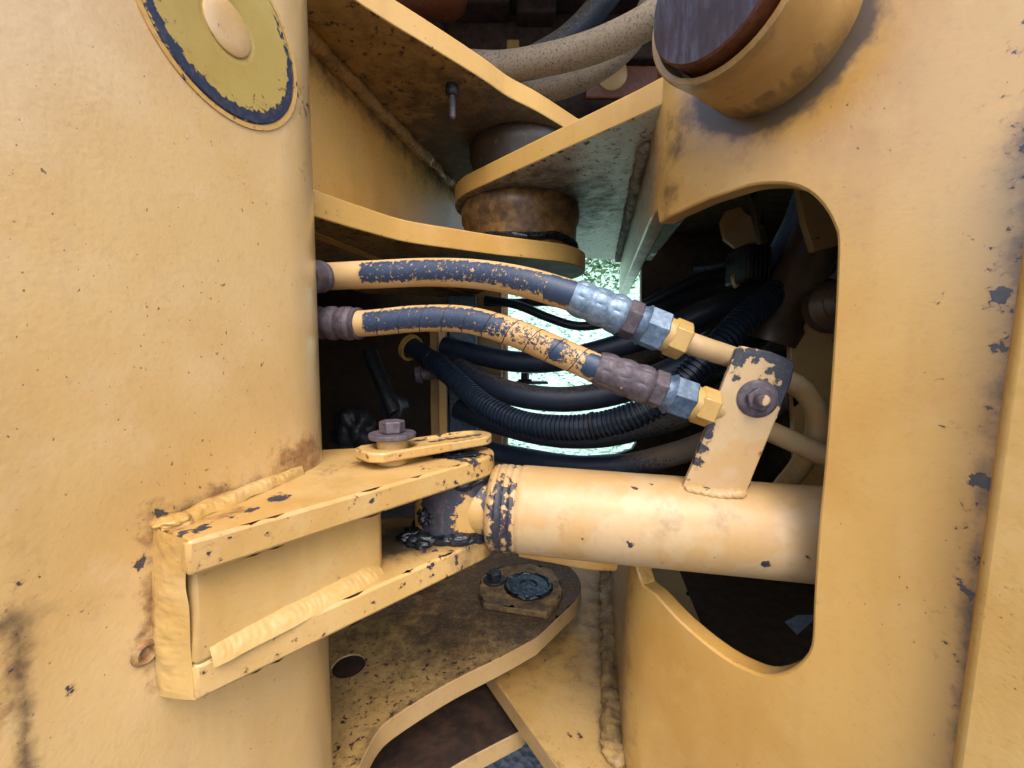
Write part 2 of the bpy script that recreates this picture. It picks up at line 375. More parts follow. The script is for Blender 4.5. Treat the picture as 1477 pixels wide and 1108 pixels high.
# ================================================================ THE GROUND
def ground_h(x, y):
    t = min(max((y - 3.0) / 5.5, 0), 1); t = t * t * (3 - 2 * t)
    return -H + 3.4 * t * (1 if y > 0 else 0) + .03 * mnoise.noise(Vector((x * .9, y * .9, 0)))
xs = sorted(set([-1500, -400, -120, -40] + [i * .8 for i in range(-25, 26)] + [40, 120, 400, 1500]))
ys = sorted(set([-1500, -400, -100, -30, -10, -4] + [i * .35 - 1 for i in range(0, 42)] + [16, 20, 30, 60, 150, 400, 1500]))
gv = [(x, y, ground_h(x, y)) for y in ys for x in xs]; nx = len(xs)
g = mk('ground', gv, [(j * nx + i, j * nx + i + 1, (j + 1) * nx + i + 1, (j + 1) * nx + i) for j in range(len(ys) - 1) for i in range(nx - 1)], 'ground', sharp=180)
g['kind'] = 'structure'; g['label'] = 'pale gravel ground rising to a grassy bank behind the machine'
rng = random.Random(5)
gvv, gff = [], []
for i in range(20000):
    y = 2.6 + 6.2 * rng.random() ** 1.2; x = rng.uniform(-.35, .6) * y * 1.1
    z = ground_h(x, y); h = rng.uniform(.04, .11); a = rng.uniform(0, 6.28); w = rng.uniform(.003, .007) * (1 + y * .12); l = rng.uniform(.0, .05)
    b = len(gvv); dx, dy = math.cos(a) * w, math.sin(a) * w
    ll = rng.uniform(.03, .10); gvv += [(x - dx * 1.6, y - dy * 1.6, z + .004), (x + dx * 1.6, y + dy * 1.6, z + .004), (x - dy / w * ll, y + dx / w * ll, z + h * .18)]; gff.append((b, b + 1, b + 2))
gff = [f if (Vector(gvv[f[1]]) - Vector(gvv[f[0]])).cross(Vector(gvv[f[2]]) - Vector(gvv[f[0]])).z > 0 else (f[1], f[0], f[2]) for f in gff]
gr = mk('grass', gvv, gff, 'grass', sharp=180, recalc=False); gr.data.normals_split_custom_set_from_vertices([(0, -.45, .9)] * len(gvv)); gr['kind'] = 'stuff'; gr['label'] = 'bright short grass seen through the opening behind the hoses'; gr['category'] = 'grass'
hv, hf = [], []
for i in range(9000):
    y = rng.uniform(6.2, 8.0); x = rng.uniform(-2.5, 4.5); z = rng.uniform(.45, 2.4) + .25 * math.sin(x * 3)
    z = max(z, ground_h(x, y)); n = Vector((rng.gauss(0, 1), rng.gauss(0, 1), rng.gauss(0, 1))).normalized(); u = n.orthogonal().normalized() * rng.uniform(.025, .06); w = n.cross(u) * .6
    c = Vector((x, y, z)); b = len(hv); hv += [c - u, c + w, c + u, c - w]; hf.append((b, b + 1, b + 2, b + 3))
hd = mk('hedge', hv, hf, 'leaf', sharp=180); hd['kind'] = 'stuff'; hd['label'] = 'dark green hedge on the bank behind the machine'; hd['category'] = 'hedge'

# ================================================================ FRAME WITH THE CYLINDER BRACKET (nearer half, on the left of the picture)
HX, HY, HR = .0175, .91, .138            # the upright hinge axis and the round end of its ears
fa = thing('machine_frame', 'yellow frame half with round pin cap and welded cylinder bracket', 'machine frame', (-.3, .5, -.85), 'frame halves of the articulated machine')
US = .4176; RB = .10
PS = PL + DL * US; CB = PS - NL * RB; TURN = rad(112)
def mapL(u, v):
    if u <= US: return PL + DL * u + Z * v, NL
    a = (u - US) / RB
    if a <= TURN:
        n = NL * math.cos(a) + DL * math.sin(a); return CB + n * RB + Z * v, n
    n = NL * math.cos(TURN) + DL * math.sin(TURN); d = DL * math.cos(TURN) - NL * math.sin(TURN)
    return CB + n * RB + d * (u - US - TURN * RB) + Z * v, n
lug_line = (onL(232, 752), onL(452, 668))
def at_left(V):
    chips = [(onL(x, y), r, a) for x, y, r, a in ((28, 832, .0042, .36), (38, 826, .0036, .36), (12, 835, .003, .34), (338, 713, .004, .4), (325, 1075, .005, .4), (151, 1098, .004, .4), (195, 168, .003, .35), (362, 335, .003, .4),
             (30, 880, .008, .16), (230, 740, .008, .42), (216, 760, .006, .4), (197, 818, .004, .4), (15, 680, .004, .38), (232, 615, .003, .36), (24, 878, .004, .24), (118, 880, .012, .18), (440, 240, .02, .2), (448, 150, .03, .22), (232, 610, .003, .3), (205, 1035, .003, .36), (105, 993, .003, .36))]
    w = field(V, chips)
    w = np.maximum(w, seg_field(V, onL(4, 905), onL(40, 1140), .005, .2))
    be = [CB + (NL * math.cos(rad(a)) + DL * math.sin(rad(a))) * RB + Z * z for a, z in ((62, .36), (60, .1), (60, -.09))]
    w = np.maximum(w, seg_field(V, be[0], be[1], .009, .17)); w = np.maximum(w, seg_field(V, be[1], be[2], .006, .13))
    r = seg_field(V, *lug_line, .03, .3) + field(V, [(onL(440, 655), .035, .2), (PS + NL * -.02 + DL * .05 - Z * .10, .05, .22)])
    r = np.maximum(r, seg_field(V, onL(215, 770), onL(215, 990), .011, .34)); r = np.maximum(r, seg_field(V, onL(4, 880), onL(42, 1140), .010, .32))
    g_ = seg_field(V, onL(4, 890), onL(42, 1140), .006, .36)
    g_ = np.maximum(g_, seg_field(V, be[0], be[1], .008, .2)); g_ = np.maximum(g_, seg_field(V, *lug_line, .012, .2)); g_ = np.maximum(g_, field(V, [(onL(40, 900), .03, .13), (onL(120, 890), .03, .1), (onL(208, 940), .008, .45), (onL(310, 130), .02, .1)]))
    return {'wear': w, 'rust': r, 'grime': g_}
sheet('side_plate', [(.02, -.85), (US + RB * TURN + .12, -.85), (US + RB * TURN + .12, .41), (US - .02, .41), (.2, .25), (.02, .14)], mapL, .02, 'paint_pale', fa, .0095, attrf=at_left, bevel=0)
# round pin cap: disc, groove ring, centre hole plug
pc = PL + DL * .367 + Z * .2595
def at_cap(V):
    V = np.asarray([tuple(v) for v in V]); d = V - np.array(tuple(pc)); u = d @ np.array(tuple(DL)); z = d[:, 2]; r = np.hypot(u, z)
    low = np.clip((-z + .25 * u) / .06 * .5 + .5, 0, 1)
    w = (.14 + .22 * low) * np.exp(-((r - .0622) / .0034) ** 2) + .21 * low * np.clip((r - .03) / .026, 0, 1) + .16 * np.exp(-((r - .0225) / .003) ** 2) * low
    return {'wear': w}
cap = lathe('pin_cap', pc - NL * .004, NL, [(0, .0665), (.0048, .0665), (.0056, .0655)] + [(.0056, .0655 - .0025 * i) for i in range(1, 18)] + [(.0050, .0212), (.0050, .0205)], 'paint_olive', fa, 96, attrf=at_cap, label='olive worn pin cap with dark ring')
lathe('cap_rim', pc - NL * .004, NL, [(.001, .0672), (.0050, .0676), (.0050, .0712), (.001, .0724)], 'paint_rim', cap, 96, closed=True, attrf=lambda V: {'wear': np.full(len(V), .13)})
lathe('cap_plug', pc - NL * .004, NL, [(.001, .0205), (.0060, .0200), (.0066, .0188), (.0066, .008)], 'paint_pale', cap, 64)
# weld-pocked blister where the bracket's old weld spattered
w_ = onL(208, 942)
lathe('weld_crater', w_ - NL * .001, NL, [(0, .0085), (.003, .008), (.0045, .006), (.0035, .0042), (.0005, .003)], 'paint_weld', fa, 20, attrf=lambda V: {'grime': np.full(len(V), .2), 'rust': np.full(len(V), .3)})

# inner wall between the ears
WL0 = onz(450, 60, .43); WL1 = onz(660, 275, .43); WD = (WL1 - WL0); WD.z = 0; WLEN = WD.length; WD.normalize(); WN = Vector((WD.y, -WD.x, 0))
WO = Vector((WL0.x, WL0.y, 0))
def at_wall(V):
    r = seg_field(V, WL0, WL1, .06, .22); g_ = seg_field(V, WL0, WL1, .05, .34) + seg_field(V, onz(660, 260, .35), onz(620, 300, .22), .08, .2)
    return {'rust': r, 'grime': g_, 'wear': seg_field(V, WL0, WL1, .09, .12)}
sheet('inner_wall', [(-.2, .17), (.85, .17), (.85, .463), (-.2, .463)], lambda u, v: (WO + WD * u + Z * v, WN), .02, 'wall_paint', fa, .02, attrf=at_wall, bevel=0)
bead('weld_bead', [WL0 + WN * .004 - Z * .004 - WD * .05, (WL0 + WL1) / 2 + WN * .004 - Z * .004, WL1 + WN * .004 - Z * .004], .014, 'paint_under', fa, 1, 260, .009, attrf=lambda V: {'grime': np.full(len(V), .12)})

def ear(name, z, thick, front_px, zpx, back, mat, parent, tip0, tip1, holes=(), up=True, attrf=None, step=.018, edge=.05, rimmat=None, label=None):
    """horizontal hinge ear: front outline as seen, a round end about the hinge axis, then back into the frame"""
    fr = [tuple(onz(p[0], p[1], zpx).xy) for p in spline([(x, y, 0) for x, y in front_px], 36)[0]]
    d = Vector(fr[-1]) - Vector((HX, HY)); tip0 = math.degrees(math.atan2(d.y, d.x)) + (math.degrees(math.acos(HR / d.length)) if d.length > HR else 0)
    return sheet(name, fr + arc(HX, HY, HR, tip0, tip1, 28) + back, xy(z, True), thick, mat, parent, step, holes, attrf, edge, .002, label=label, rimmat=rimmat)
TH = .034
# upper ear (its underside is seen), middle ear, two lower ears
def at_under(V):  # real grime on the undersides, made heavier to stand in for shade
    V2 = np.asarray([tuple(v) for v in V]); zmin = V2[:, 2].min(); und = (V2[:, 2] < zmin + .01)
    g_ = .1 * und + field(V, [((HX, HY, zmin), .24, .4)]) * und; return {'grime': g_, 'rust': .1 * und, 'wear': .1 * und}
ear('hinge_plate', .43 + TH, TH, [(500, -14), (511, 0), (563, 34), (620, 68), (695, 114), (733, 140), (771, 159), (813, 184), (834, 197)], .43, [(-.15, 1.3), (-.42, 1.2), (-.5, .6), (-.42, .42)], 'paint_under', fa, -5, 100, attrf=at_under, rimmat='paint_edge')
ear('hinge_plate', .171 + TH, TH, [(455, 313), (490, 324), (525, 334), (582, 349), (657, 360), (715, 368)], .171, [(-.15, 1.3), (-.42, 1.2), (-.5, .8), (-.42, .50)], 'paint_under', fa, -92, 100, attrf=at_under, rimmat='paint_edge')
def at_floor(V):
    V2 = np.asarray([tuple(v) for v in V]); top = V2[:, 2] > V2[:, 2].max() - .01
    g_ = top * (field(V, [((HX, HY, V2[:, 2].max()), .24, .4), ((HX - .02, HY - .12, V2[:, 2].max()), .1, .3), ((-.12, .75, V2[:, 2].max()), .12, .27), ((-.25, .85, V2[:, 2].max()), .14, .3)]) + .1)
    for a, b in (((546, 1053), (651, 983)), ((651, 983), (774, 920)), ((774, 920), (838, 870)), ((521, 1099), (546, 1053))):
        g_ = np.maximum(g_, seg_field(V, onz(*a, -.516), onz(*b, -.516), .012, .27) * top)
    w = np.where(top, .08, -.1); return {'grime': g_, 'wear': w, 'rust': top * .1}
zc = -.516
hc = onz(503, 960, zc); hole = arc(hc.x, hc.y, .026, 0, 342, 18)
ear('hinge_plate', zc, TH, [(505, 1135), (521, 1099), (546, 1053), (581, 1025), (651, 983), (722, 948), (774, 920)], zc, [(-.15, 1.3), (-.42, 1.2), (-.5, .6), (-.42, .42)], 'paint_floor', fa, -35, 100, holes=[hole], attrf=at_floor, step=.014, edge=.0, rimmat='paint_edge_tan', label='grimy rust-speckled lower hinge plate')
lathe('hole_plug', (hc.x, hc.y, zc - .02), Z, [(0, .0255), (.018, .0255), (.0184, .01)], 'rust_dark', fa, 30)
def at_floor2(V):
    V2 = np.asarray([tuple(v) for v in V]); top = V2[:, 2] > V2[:, 2].max() - .01
    return {'grime': top * .55, 'rust': top * .12, 'wear': np.where(top, .0, -.1)}
ear('hinge_plate', -.665, TH, [(600, 1140), (665, 1099), (753, 1053)], -.665, [(-.15, 1.3), (-.42, 1.2), (-.5, .6), (-.42, .5)], 'rust_dark', fa, -50, 100, attrf=at_floor2, edge=0, rimmat='paint_edge_tan')

# cylinder bracket: two lugs, web, welds
PX, PY = -.072, .50; LR = .05
Fu = onz(268, 782, -.12); Fl = onz(280, 962, -.215)
def lugpoly(f0):
    c = Vector((PX, PY)); f = Vector((f0.x, f0.y)); d = c - f; L = d.length; ang = math.atan2(d.y, d.x) - math.asin(LR / L)   # tangent on the near side
    ta = math.degrees(ang) - 90
    return [(f.x, f.y)] + arc(PX, PY, LR, ta, ta + 165, 22) + [(-.18, .528), (-.30, .50), (-.33, .40), (-.262, .295)]
def at_lug(V):
    Vn = np.asarray([tuple(v) for v in V]); 
    w = field(V, [(onz(400, 718, -.12), .012, .33), (onz(340, 714, -.12), .006, .35), (onz(668, 662, -.12), .022, .27), (onz(700, 655, -.12), .012, .25), (onz(625, 680, -.125), .02, .16), (onz(285, 765, -.12), .006, .34)])
    w = np.maximum(w, seg_field(V, onz(265, 770, -.12), onz(365, 735, -.12), .006, .26))
    r = seg_field(V, onz(245, 765, -.12), onz(350, 735, -.12), .012, .3) + field(V, [(onz(520, 672, -.12), .035, .3), (onz(470, 680, -.12), .03, .28)])
    return {'wear': w, 'rust': r}
def at_lugl(V):
    g_ = field(V, [((PX, PY, -.215), .06, .6), ((PX - .05, PY - .03, -.215), .05, .6), ((PX - .085, PY - .05, -.215), .04, .5)])
    w = field(V, [((PX - .02, PY - .052, -.217), .03, .2), (onz(400, 985, -.24), .005, .34), (onz(480, 940, -.24), .005, .3)])
    return {'grime': g_, 'wear': w}
web = sheet('cylinder_bracket', [(-.217, .2705), (-.140, .384), (-.131, .396), (-.131, .405), (-.16, .45), (-.28, .42), (-.28, .3)], xy(-.1435), .072, 'paint_lug', fa, .012, bevel=.004)
sheet('lug', lugpoly(Fu), xy(-.12), .024, 'paint_lug', web, .0075, attrf=at_lug, edge=.09, bevel=.0028)
sheet('lug', lugpoly(Fl), xy(-.215), .026, 'paint_lug', web, .0075, attrf=at_lugl, edge=.09, bevel=.0028)
def fillet(name, la, lb, out, parent, mat='paint_weld', n=140, m=14, bulge=.002, amp=.0016, seed=0, ripple=.00012, attrf=None, en=.22):
    """weld fillet: a rough strip between two lines, la on one plate and lb on the other"""
    A, L = spline(la, n); B, _ = spline(lb, n); V, Fc = [], []; out = Vector(out).normalized()
    for j in range(n):
        e = mnoise.noise(Vector((j * L / n * 55, seed * 3.3, 0))); a = A[j] + (A[j] - B[j]) * (en * e); b = B[j] + (B[j] - A[j]) * (en * mnoise.noise(Vector((j * L / n * 55, seed * 3.3, 9))))
        taper = min(1, min(j, n - 1 - j) / (n * .05))
        for i in range(m + 1):
            f = i / m; p = a.lerp(b, f); w = math.sin(math.pi * f)
            q = p + Vector((seed, 0, 0)); s_ = j / n * L
            h = w * taper * (bulge + amp * (mnoise.noise(q * 70) + .6 * mnoise.noise(q * 170)) + ripple * math.sin(s_ * 1150 - 4 * w + 9 * mnoise.noise(q * 35))) - .0012 * (1 - w)
            V.append(p + out * h)
    for j in range(n - 1):
        for i in range(m): k = j * (m + 1) + i; Fc.append((k, k + 1, k + m + 2, k + m + 1))
    return mk(name, V, Fc, mat, parent, attrf(V) if attrf else None, 80)
wl = [(228, 757), (262, 739), (300, 722), (360, 700), (400, 687), (436, 674)]
fillet('weld_fillet', [onL(x, y) + Z * .003 for x, y in wl], [Vector((p.x, p.y, -.1195)) + Vector((.62, -.55, 0)) * k for p, k in zip([onL(x, y) for x, y in wl], (.018, .026, .025, .021, .014, .006))], (.6, -.4, 1), web, bulge=.002, amp=.0016, seed=2,
       attrf=lambda V: {'wear': field(V, [(onz(318, 735, -.115), .007, .24), (onz(400, 715, -.115), .009, .24), (onz(282, 758, -.115), .005, .22)]), 'rust': seg_field(V, *[onL(x, y) for x, y in (wl[0], wl[-1])], .009, .26)})
fu, fl = Vector((Fu.x, Fu.y, 0)), Vector((Fl.x, Fl.y, 0)); za = (-.119, -.145, -.17, -.195, -.216, -.241)
fillet('weld_fillet', [(lambda p: Vector((p.x, p.y, z)))(onL(x, y)) for (x, y), z in zip(((219, 783), (217, 830), (216, 880), (217, 925), (220, 965), (226, 1006)), za)],
       [(fu.lerp(fl, t) + Vector((-.002, .001, 0)) + Vector((-.0040, .0028, 0)) * k).xy.to_3d() + Z * z for t, k, z in zip((0, .2, .4, .6, .8, 1), (0, .8, 1, 1, .8, 0), za)], (-.4, -.9, 0), web, en=.06, bulge=.0010, amp=.0011, seed=5, ripple=.00006,
       attrf=lambda V: {'wear': field(V, [(onL(232, 812), .004, .22), (onL(248, 850), .004, .22), (onL(243, 905), .003, .22)]), 'rust': seg_field(V, onL(216, 783), onL(222, 1000), .006, .25)})
wbase = [Vector((-.2125, .2775, 0)), Vector((-.19, .3105, 0)), Vector((-.165, .3475, 0)), Vector((-.140, .384, 0)), Vector((-.1315, .3965, 0))]
fillet('weld_fillet', [p + Z * (-.2150 + h_) for p, h_ in zip(wbase, (.011, .013, .013, .012, .008))], [p + Vector((.81, -.58, 0)) * k - Z * .2158 for p, k in zip(wbase, (.007, .011, .013, .013, .010))], (.6, -.5, .7), web, en=.14, bulge=.0004, amp=.0009, seed=8, ripple=.00012)
blob('weld_lump', onL(238, 752) + NL * .008, (.012, .010, .006), 'paint_weld', web, 4, .3, 1.3)
lathe('weld_crater', onz(277, 928, -.202), Vector((.4, -.7, .6)), [(0, .005), (.002, .0046), (.003, .0035), (.0022, .0024), (.0004, .002)], 'paint_weld', web, 16)

# shell of this half: end, front and top plates unseen, added to block light
box('end_light_block', (-.80, .05, -.85), (-.78, 1.62, .41), 'paint_dark', fa)
box('front_light_block', (-.78, .03, -.85), (-.325, .05, .13), 'paint_dark', fa)
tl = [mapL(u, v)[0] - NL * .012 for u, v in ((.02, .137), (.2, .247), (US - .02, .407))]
mk('top_light_block', [p for q_ in tl for p in (q_, Vector((-.79, q_.y, q_.z)))] + [Vector((-.33, .50, .407)), Vector((-.79, .50, .407)), Vector((-.43, 1.62, .407)), Vector((-.79, 1.62, .407))], [(0, 1, 3, 2), (2, 3, 5, 4), (4, 5, 7, 6), (6, 7, 9, 8)], 'paint_dark', fa)
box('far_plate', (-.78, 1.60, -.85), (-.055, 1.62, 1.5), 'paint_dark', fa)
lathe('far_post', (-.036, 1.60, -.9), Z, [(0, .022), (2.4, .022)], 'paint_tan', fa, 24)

# ================================================================ FRAME WITH THE LARGE OPENING (right of the picture)
fb = thing('machine_frame', 'yellow frame half with a large rounded opening and protruding pin boss', 'machine frame', (.35, .5, -.85), 'frame halves of the articulated machine')
QS = QS0 = -.523 / .8384; RC = .09
w2 = Vector((.2, 1, 0)).normalized(); e2 = -DR
TURN2 = e2.angle(w2); PS2 = PR + DR * QS; CB2 = PS2 - NR * RC
def mapR(q, v):
    k = min(max((v - .02) / .22, 0), 1); QS = QS0 + .036 * k * k * (3 - 2 * k); PS2 = PR + DR * QS; CB2 = PS2 - NR * RC
    if q >= QS: return PR + DR * q + Z * v, NR
    a = (QS - q) / RC
    if a <= TURN2:
        n = NR * math.cos(a) + e2 * math.sin(a); return CB2 + n * RC + Z * v, n
    n = NR * math.cos(TURN2) + e2 * math.sin(TURN2); d = e2 * math.cos(TURN2) - NR * math.sin(TURN2)
    return CB2 + n * RC + d * ((QS - q) - TURN2 * RC) + Z * v, n
cut = [(946, 322), (958, 315), (969, 311), (1017, 289), (1050, 278), (1082, 268), (1115, 265), (1145, 268), (1170, 280), (1190, 302), (1202, 325), (1207, 347), (1205, 420), (1198, 540), (1190, 650), (1180, 760), (1173, 860), (1170, 925), (1161, 947), (1141, 965), (1112, 974), (1085, 969), (1040, 945), (985, 900), (946, 858)]
cutq = []
sm, _ = spline([(a, b, 0) for a, b in cut], 110)
for a, b, _z in sm:
    p = onR(a, b); cutq.append(((p - PR).dot(DR), p.z))
QE = QS - .86
outerR = [(QS0 + .04, .45), (QS0 + .04, .338), (QE, .338), (QE, .178), (QS - .05, .178), (QS - .012, .18)] + cutq + [(QS - .012, -.308), (QS - .03, -.285), (QS - .06, -.25), (QS - .1, -.225), (QE, -.40), (QE, -.85), (-.10, -.85), (-.10, .18), (-.30, .32), (-.5, .45)]
gro0, gro1 = onR(1473, 373), onR(1372, 1112)
def at_right(V):
    ch = [(onR(x, y), r, a) for x, y, r, a in ((1318, 354, .006, .42), (1346, 433, .005, .4), (1334, 430, .004, .36), (1408, 425, .006, .4), (1412, 415, .004, .38), (1440, 432, .008, .42), (1395, 345, .004, .36), (1412, 348, .003, .34), (1445, 205, .005, .42), (1402, 562, .005, .4), (1414, 690, .007, .36),
          (1393, 810, .006, .34), (1398, 850, .008, .36), (1380, 960, .007, .3), (1470, 270, .012, .36), (1470, 320, .01, .36), (1440, 500, .01, .34), (1448, 380, .01, .36), (1090, 260, .006, .42), (1168, 272, .005, .4), (1192, 298, .004, .4), (1037, 225, .003, .38), (1371, 368, .003, .36), (1150, 985, .006, .2), (1075, 1075, .003, .34))]
    w = field(V, [(p, r * .62, a * .85) for p, r, a in ch]); w = np.maximum(w, seg_field(V, gro0 + Z * .12, gro1, .008, .17)); w = np.maximum(w, seg_field(V, onR(1490, -20), gro0, .018, .185))
    w = np.maximum(w, seg_field(V, onR(1450, 400), onR(1380, 960), .028, .135))
    g_ = np.maximum(seg_field(V, gro0, gro1, .007, .34), seg_field(V, onR(1490, 160), gro0, .012, .3))
    bc = PR + DR * -.4986 + Z * .3037
    Vn = np.asarray([tuple(v) for v in V]); d = Vn - np.array(tuple(bc)); rr = np.hypot(d @ np.array(tuple(DR)), d[:, 2]); front = np.abs(d @ np.array(tuple(NR))) < .012
    g_ = np.maximum(g_, np.where((rr < .16) & front, .66 * np.exp(-((rr - .072) / .013) ** 2) + .16 * np.exp(-((rr - .07) / .05) ** 2), 0) * np.clip(.35 - d[:, 2] / .07, 0, 1))
    # weeping dirt where the wall bends inwards
    far = np.clip((Vn[:, 1] - .53) / .06, 0, 1); g_ = np.maximum(g_, .24 * far); r = .22 * np.clip((Vn[:, 1] - .50) / .05, 0, 1)
    r = np.maximum(r, field(V, [(onR(975, 190), .05, .3), (onR(955, 290), .03, .3)])); g_ = np.maximum(g_, field(V, [(onR(985, 165), .03, .26), (onR(968, 215), .028, .26), (onR(957, 280), .024, .26)]))
    return {'wear': np.maximum(w, .1 * far), 'grime': g_, 'rust': r}
sheet('side_plate', outerR, mapR, .024, 'paint', fb, .0105, attrf=at_right, edge=.09, bevel=.0025)
# flange standing proud along the outer edge
fl0, fl1 = gro0 + (gro0 - gro1) * .25, gro1 + (gro1 - gro0) * .25
flp = [fl0 + NR * .001, fl1 + NR * .001]; hgt = .022; wdt = DR * .16
Vf = []
for p in flp: Vf += [p, p + NR * hgt + DR * .004, p + NR * hgt + wdt, p + wdt]
mk('flange', Vf, [(0, 1, 2, 3), (7, 6, 5, 4), (0, 4, 5, 1), (1, 5, 6, 2), (2, 6, 7, 3), (3, 7, 4, 0)], 'paint_rim', fb, None, 35, .004, 3)
# boss and pin
bc = PR + DR * -.4986 + Z * .3037
def at_boss(V):
    Vn = np.asarray([tuple(v) for v in V]); d = Vn - np.array(tuple(bc)); low = np.clip(-d[:, 2] / .07, 0, 1); h = d @ np.array(tuple(NR))
    return {'grime': .22 * low * (h < .03) + .2 * low * (h > .075), 'rust': .12 * low}
boss = lathe('pin_boss', bc, NR, [(-.03, .071), (.008, .0708), (.03, .0705), (.032, .0695), (.055, .0695), (.083, .0705), (.0885, .0695), (.0895, .068), (.0885, .0635), (.080, .0625), (.06, .0625)], 'boss_paint', fb, 96, attrf=at_boss)
pin = lathe('pin', bc, NR, [(.05, .0585), (.100, .0585), (.1022, .0570), (.1022, .05), (.1022, .035), (.1022, .012), (.1008, .010), (.0995, .003)], 'pin_side', boss, 72, label='scuffed dark steel pin end')
pin.data.materials.append(M['pin_face'])
for p in pin.data.polygons:
    if p.center.dot(p.normal) is not None and abs(p.normal.dot(NR)) > .75: p.material_index = 1
# ears of this half
def earB(name, z, front_px, zpx, back, mat, a0, a1, attrf=None, edge=.05, label=None):
    fr = [tuple(onz(x, y, zpx).xy) for x, y in front_px]
    p = Vector(fr[0]); c = Vector((HX, HY)); d = p - c; a1 = math.degrees(math.atan2(d.y, d.x)) % 360 - math.degrees(math.acos(HR / d.length))
    return sheet(name, arc(HX, HY, HR, a0, a1, 24) + fr + back, xy(z), TH, mat, fb, .018, (), attrf, edge, .002, label=label, rimmat='paint_edge' if z > 0 else 'paint_edge_tan')
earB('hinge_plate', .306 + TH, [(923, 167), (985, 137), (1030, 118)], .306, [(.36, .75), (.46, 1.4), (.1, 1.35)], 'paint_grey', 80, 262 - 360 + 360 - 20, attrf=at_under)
def at_floorE(V):
    V2 = np.asarray([tuple(v) for v in V]); top = V2[:, 2] > V2[:, 2].max() - .01; zt = V2[:, 2].max()
    g_ = top * (field(V, [((HX, HY, zt), .2, .2)]) + seg_field(V, onz(872, 830, -.6), onz(903, 1108, -.6), .03, .3) + seg_field(V, onz(699, 983, -.6), onz(806, 1108, -.6), .008, .16))
    ch = field(V, [(onz(x, y, -.6), r, a) for x, y, r, a in ((728, 975, .012, .3), (830, 1062, .012, .3), (870, 1040, .01, .28), (877, 1058, .008, .28), (782, 1060, .01, .26), (790, 950, .01, .24))])
    return {'grime': g_, 'wear': np.where(top, ch - .06, -.1), 'rust': top * .02}
earB('hinge_plate', -.6, [(800, 1101), (806, 1108), (830, 1140)], -.6, [(.36, .56), (.5, 1.3), (.1, 1.35)], 'paint_floor', 80, 210, attrf=at_floorE, edge=0.0)
wa, wb = onz(935, 225, .306), onz(880, 375, .306)
def on_wall2(y, z):
    p = mapR(QS0 - TURN2 * RC - .02, z)[0]; return Vector((p.x + (y - p.y) * .2, y, 0))
bead('weld_bead', [on_wall2(y, .3) + Vector((-.004, 0, .300)) for y in (.62, .7, .9, 1.1, 1.36)], .012, 'weld_grey', fb, 5, 300, .011, flat=.8, lump=.4, amp=.1)
bead('weld_bead', [on_wall2(y, -.6) + Vector((-.010, 0, -.598)) for y in (.56, .7, .9, 1.1, 1.3)], .018, 'paint_floor', fb, 6, 200, .014, flat=.7, lump=.5, attrf=lambda V: {'grime': np.full(len(V), .2)})
# closing shell: end, front and top plates unseen, added to keep light out
box('end_light_block', (1.0, .05, -.85), (1.02, 1.62, .45), 'paint_dark', fb)
box('front_light_block', (.495, .03, -.85), (1.0, .05, .15), 'paint_dark', fb)
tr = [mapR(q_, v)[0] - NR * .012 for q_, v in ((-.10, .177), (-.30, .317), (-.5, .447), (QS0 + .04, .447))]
mk('top_light_block', [p for q_ in tr for p in (q_, Vector((1.01, q_.y, q_.z)))] + [Vector((.46, 1.62, .447)), Vector((1.01, 1.62, .447))], [(0, 1, 3, 2), (2, 3, 5, 4), (4, 5, 7, 6), (6, 7, 9, 8)], 'paint_dark', fb)
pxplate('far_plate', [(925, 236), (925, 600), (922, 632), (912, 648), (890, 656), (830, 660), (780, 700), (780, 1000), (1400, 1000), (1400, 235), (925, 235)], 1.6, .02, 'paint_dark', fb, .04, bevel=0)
box('bottom_plate', (.34, .40, -.75), (1.0, 1.6, -.73), 'paint_dark', fb)

# ================================================================ HINGE BEARINGS
def bearing(label, z0, z1, r, mat, g0):
    h = thing('hinge_bearing', label, 'bearing', (HX, HY, z0), 'bearing collars of the hinge')
    L = z1 - z0
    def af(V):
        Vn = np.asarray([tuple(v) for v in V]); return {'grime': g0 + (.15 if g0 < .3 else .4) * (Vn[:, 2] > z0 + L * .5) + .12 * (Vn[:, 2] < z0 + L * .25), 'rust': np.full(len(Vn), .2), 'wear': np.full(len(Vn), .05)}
    lathe('collar', (HX, HY, z0), Z, [(0, r * .97), (L * .2, r * .98), (L * .24, r * 1.0), (L * .6, r * 1.01), (L * .68, r * 1.05), (L * .9, r * 1.06), (L, r * 1.03)], mat, h, 72, attrf=af)
    tube('grease_seal', [(HX + r * 1.0 * math.cos(a), HY + r * 1.0 * math.sin(a), z0 + L * .16 + .003 * math.sin(5 * a)) for a in [i * math.pi / 12 for i in range(25)]], lambda t, a: .007 * (1 + .5 * mnoise.noise(Vector((t * 22, math.cos(a), math.sin(a))))), 'grease', h, 150, 10, cap=False)
    return h
bearing('brown oily bearing collar under the middle hinge plate', .2055, .3055, .118, 'oily', .13)
bearing('black greasy bearing collar under the upper hinge plate', .3405, .4295, .100, 'oily', .44)
h = thing('hinge_pin', 'lower hinge pin with bolted grimy keeper plate', 'pin', (HX, HY, -.6))
zk = -.5155
kp = [tuple(onz(a, b, zk + .014).xy) for a, b in ((697, 870), (690, 853), (692, 836), (705, 823), (730, 816), (765, 813), (795, 820), (808, 836), (811, 853), (804, 870), (789, 884))]
sheet('keeper_plate', kp, xy(zk + .014), .014, 'paint_floor', h, .012, attrf=lambda V: {'grime': np.full(len(V), .3), 'wear': np.full(len(V), .05)}, bevel=.003)
pk = onz(762, 846, zk + .014)
lathe('pin_end', (pk.x, pk.y, zk - .05), Z, [(0, .044), (.064, .044), (.069, .042), (.0695, .02), (.067, .016), (.067, .004)], 'grease', h, 40)
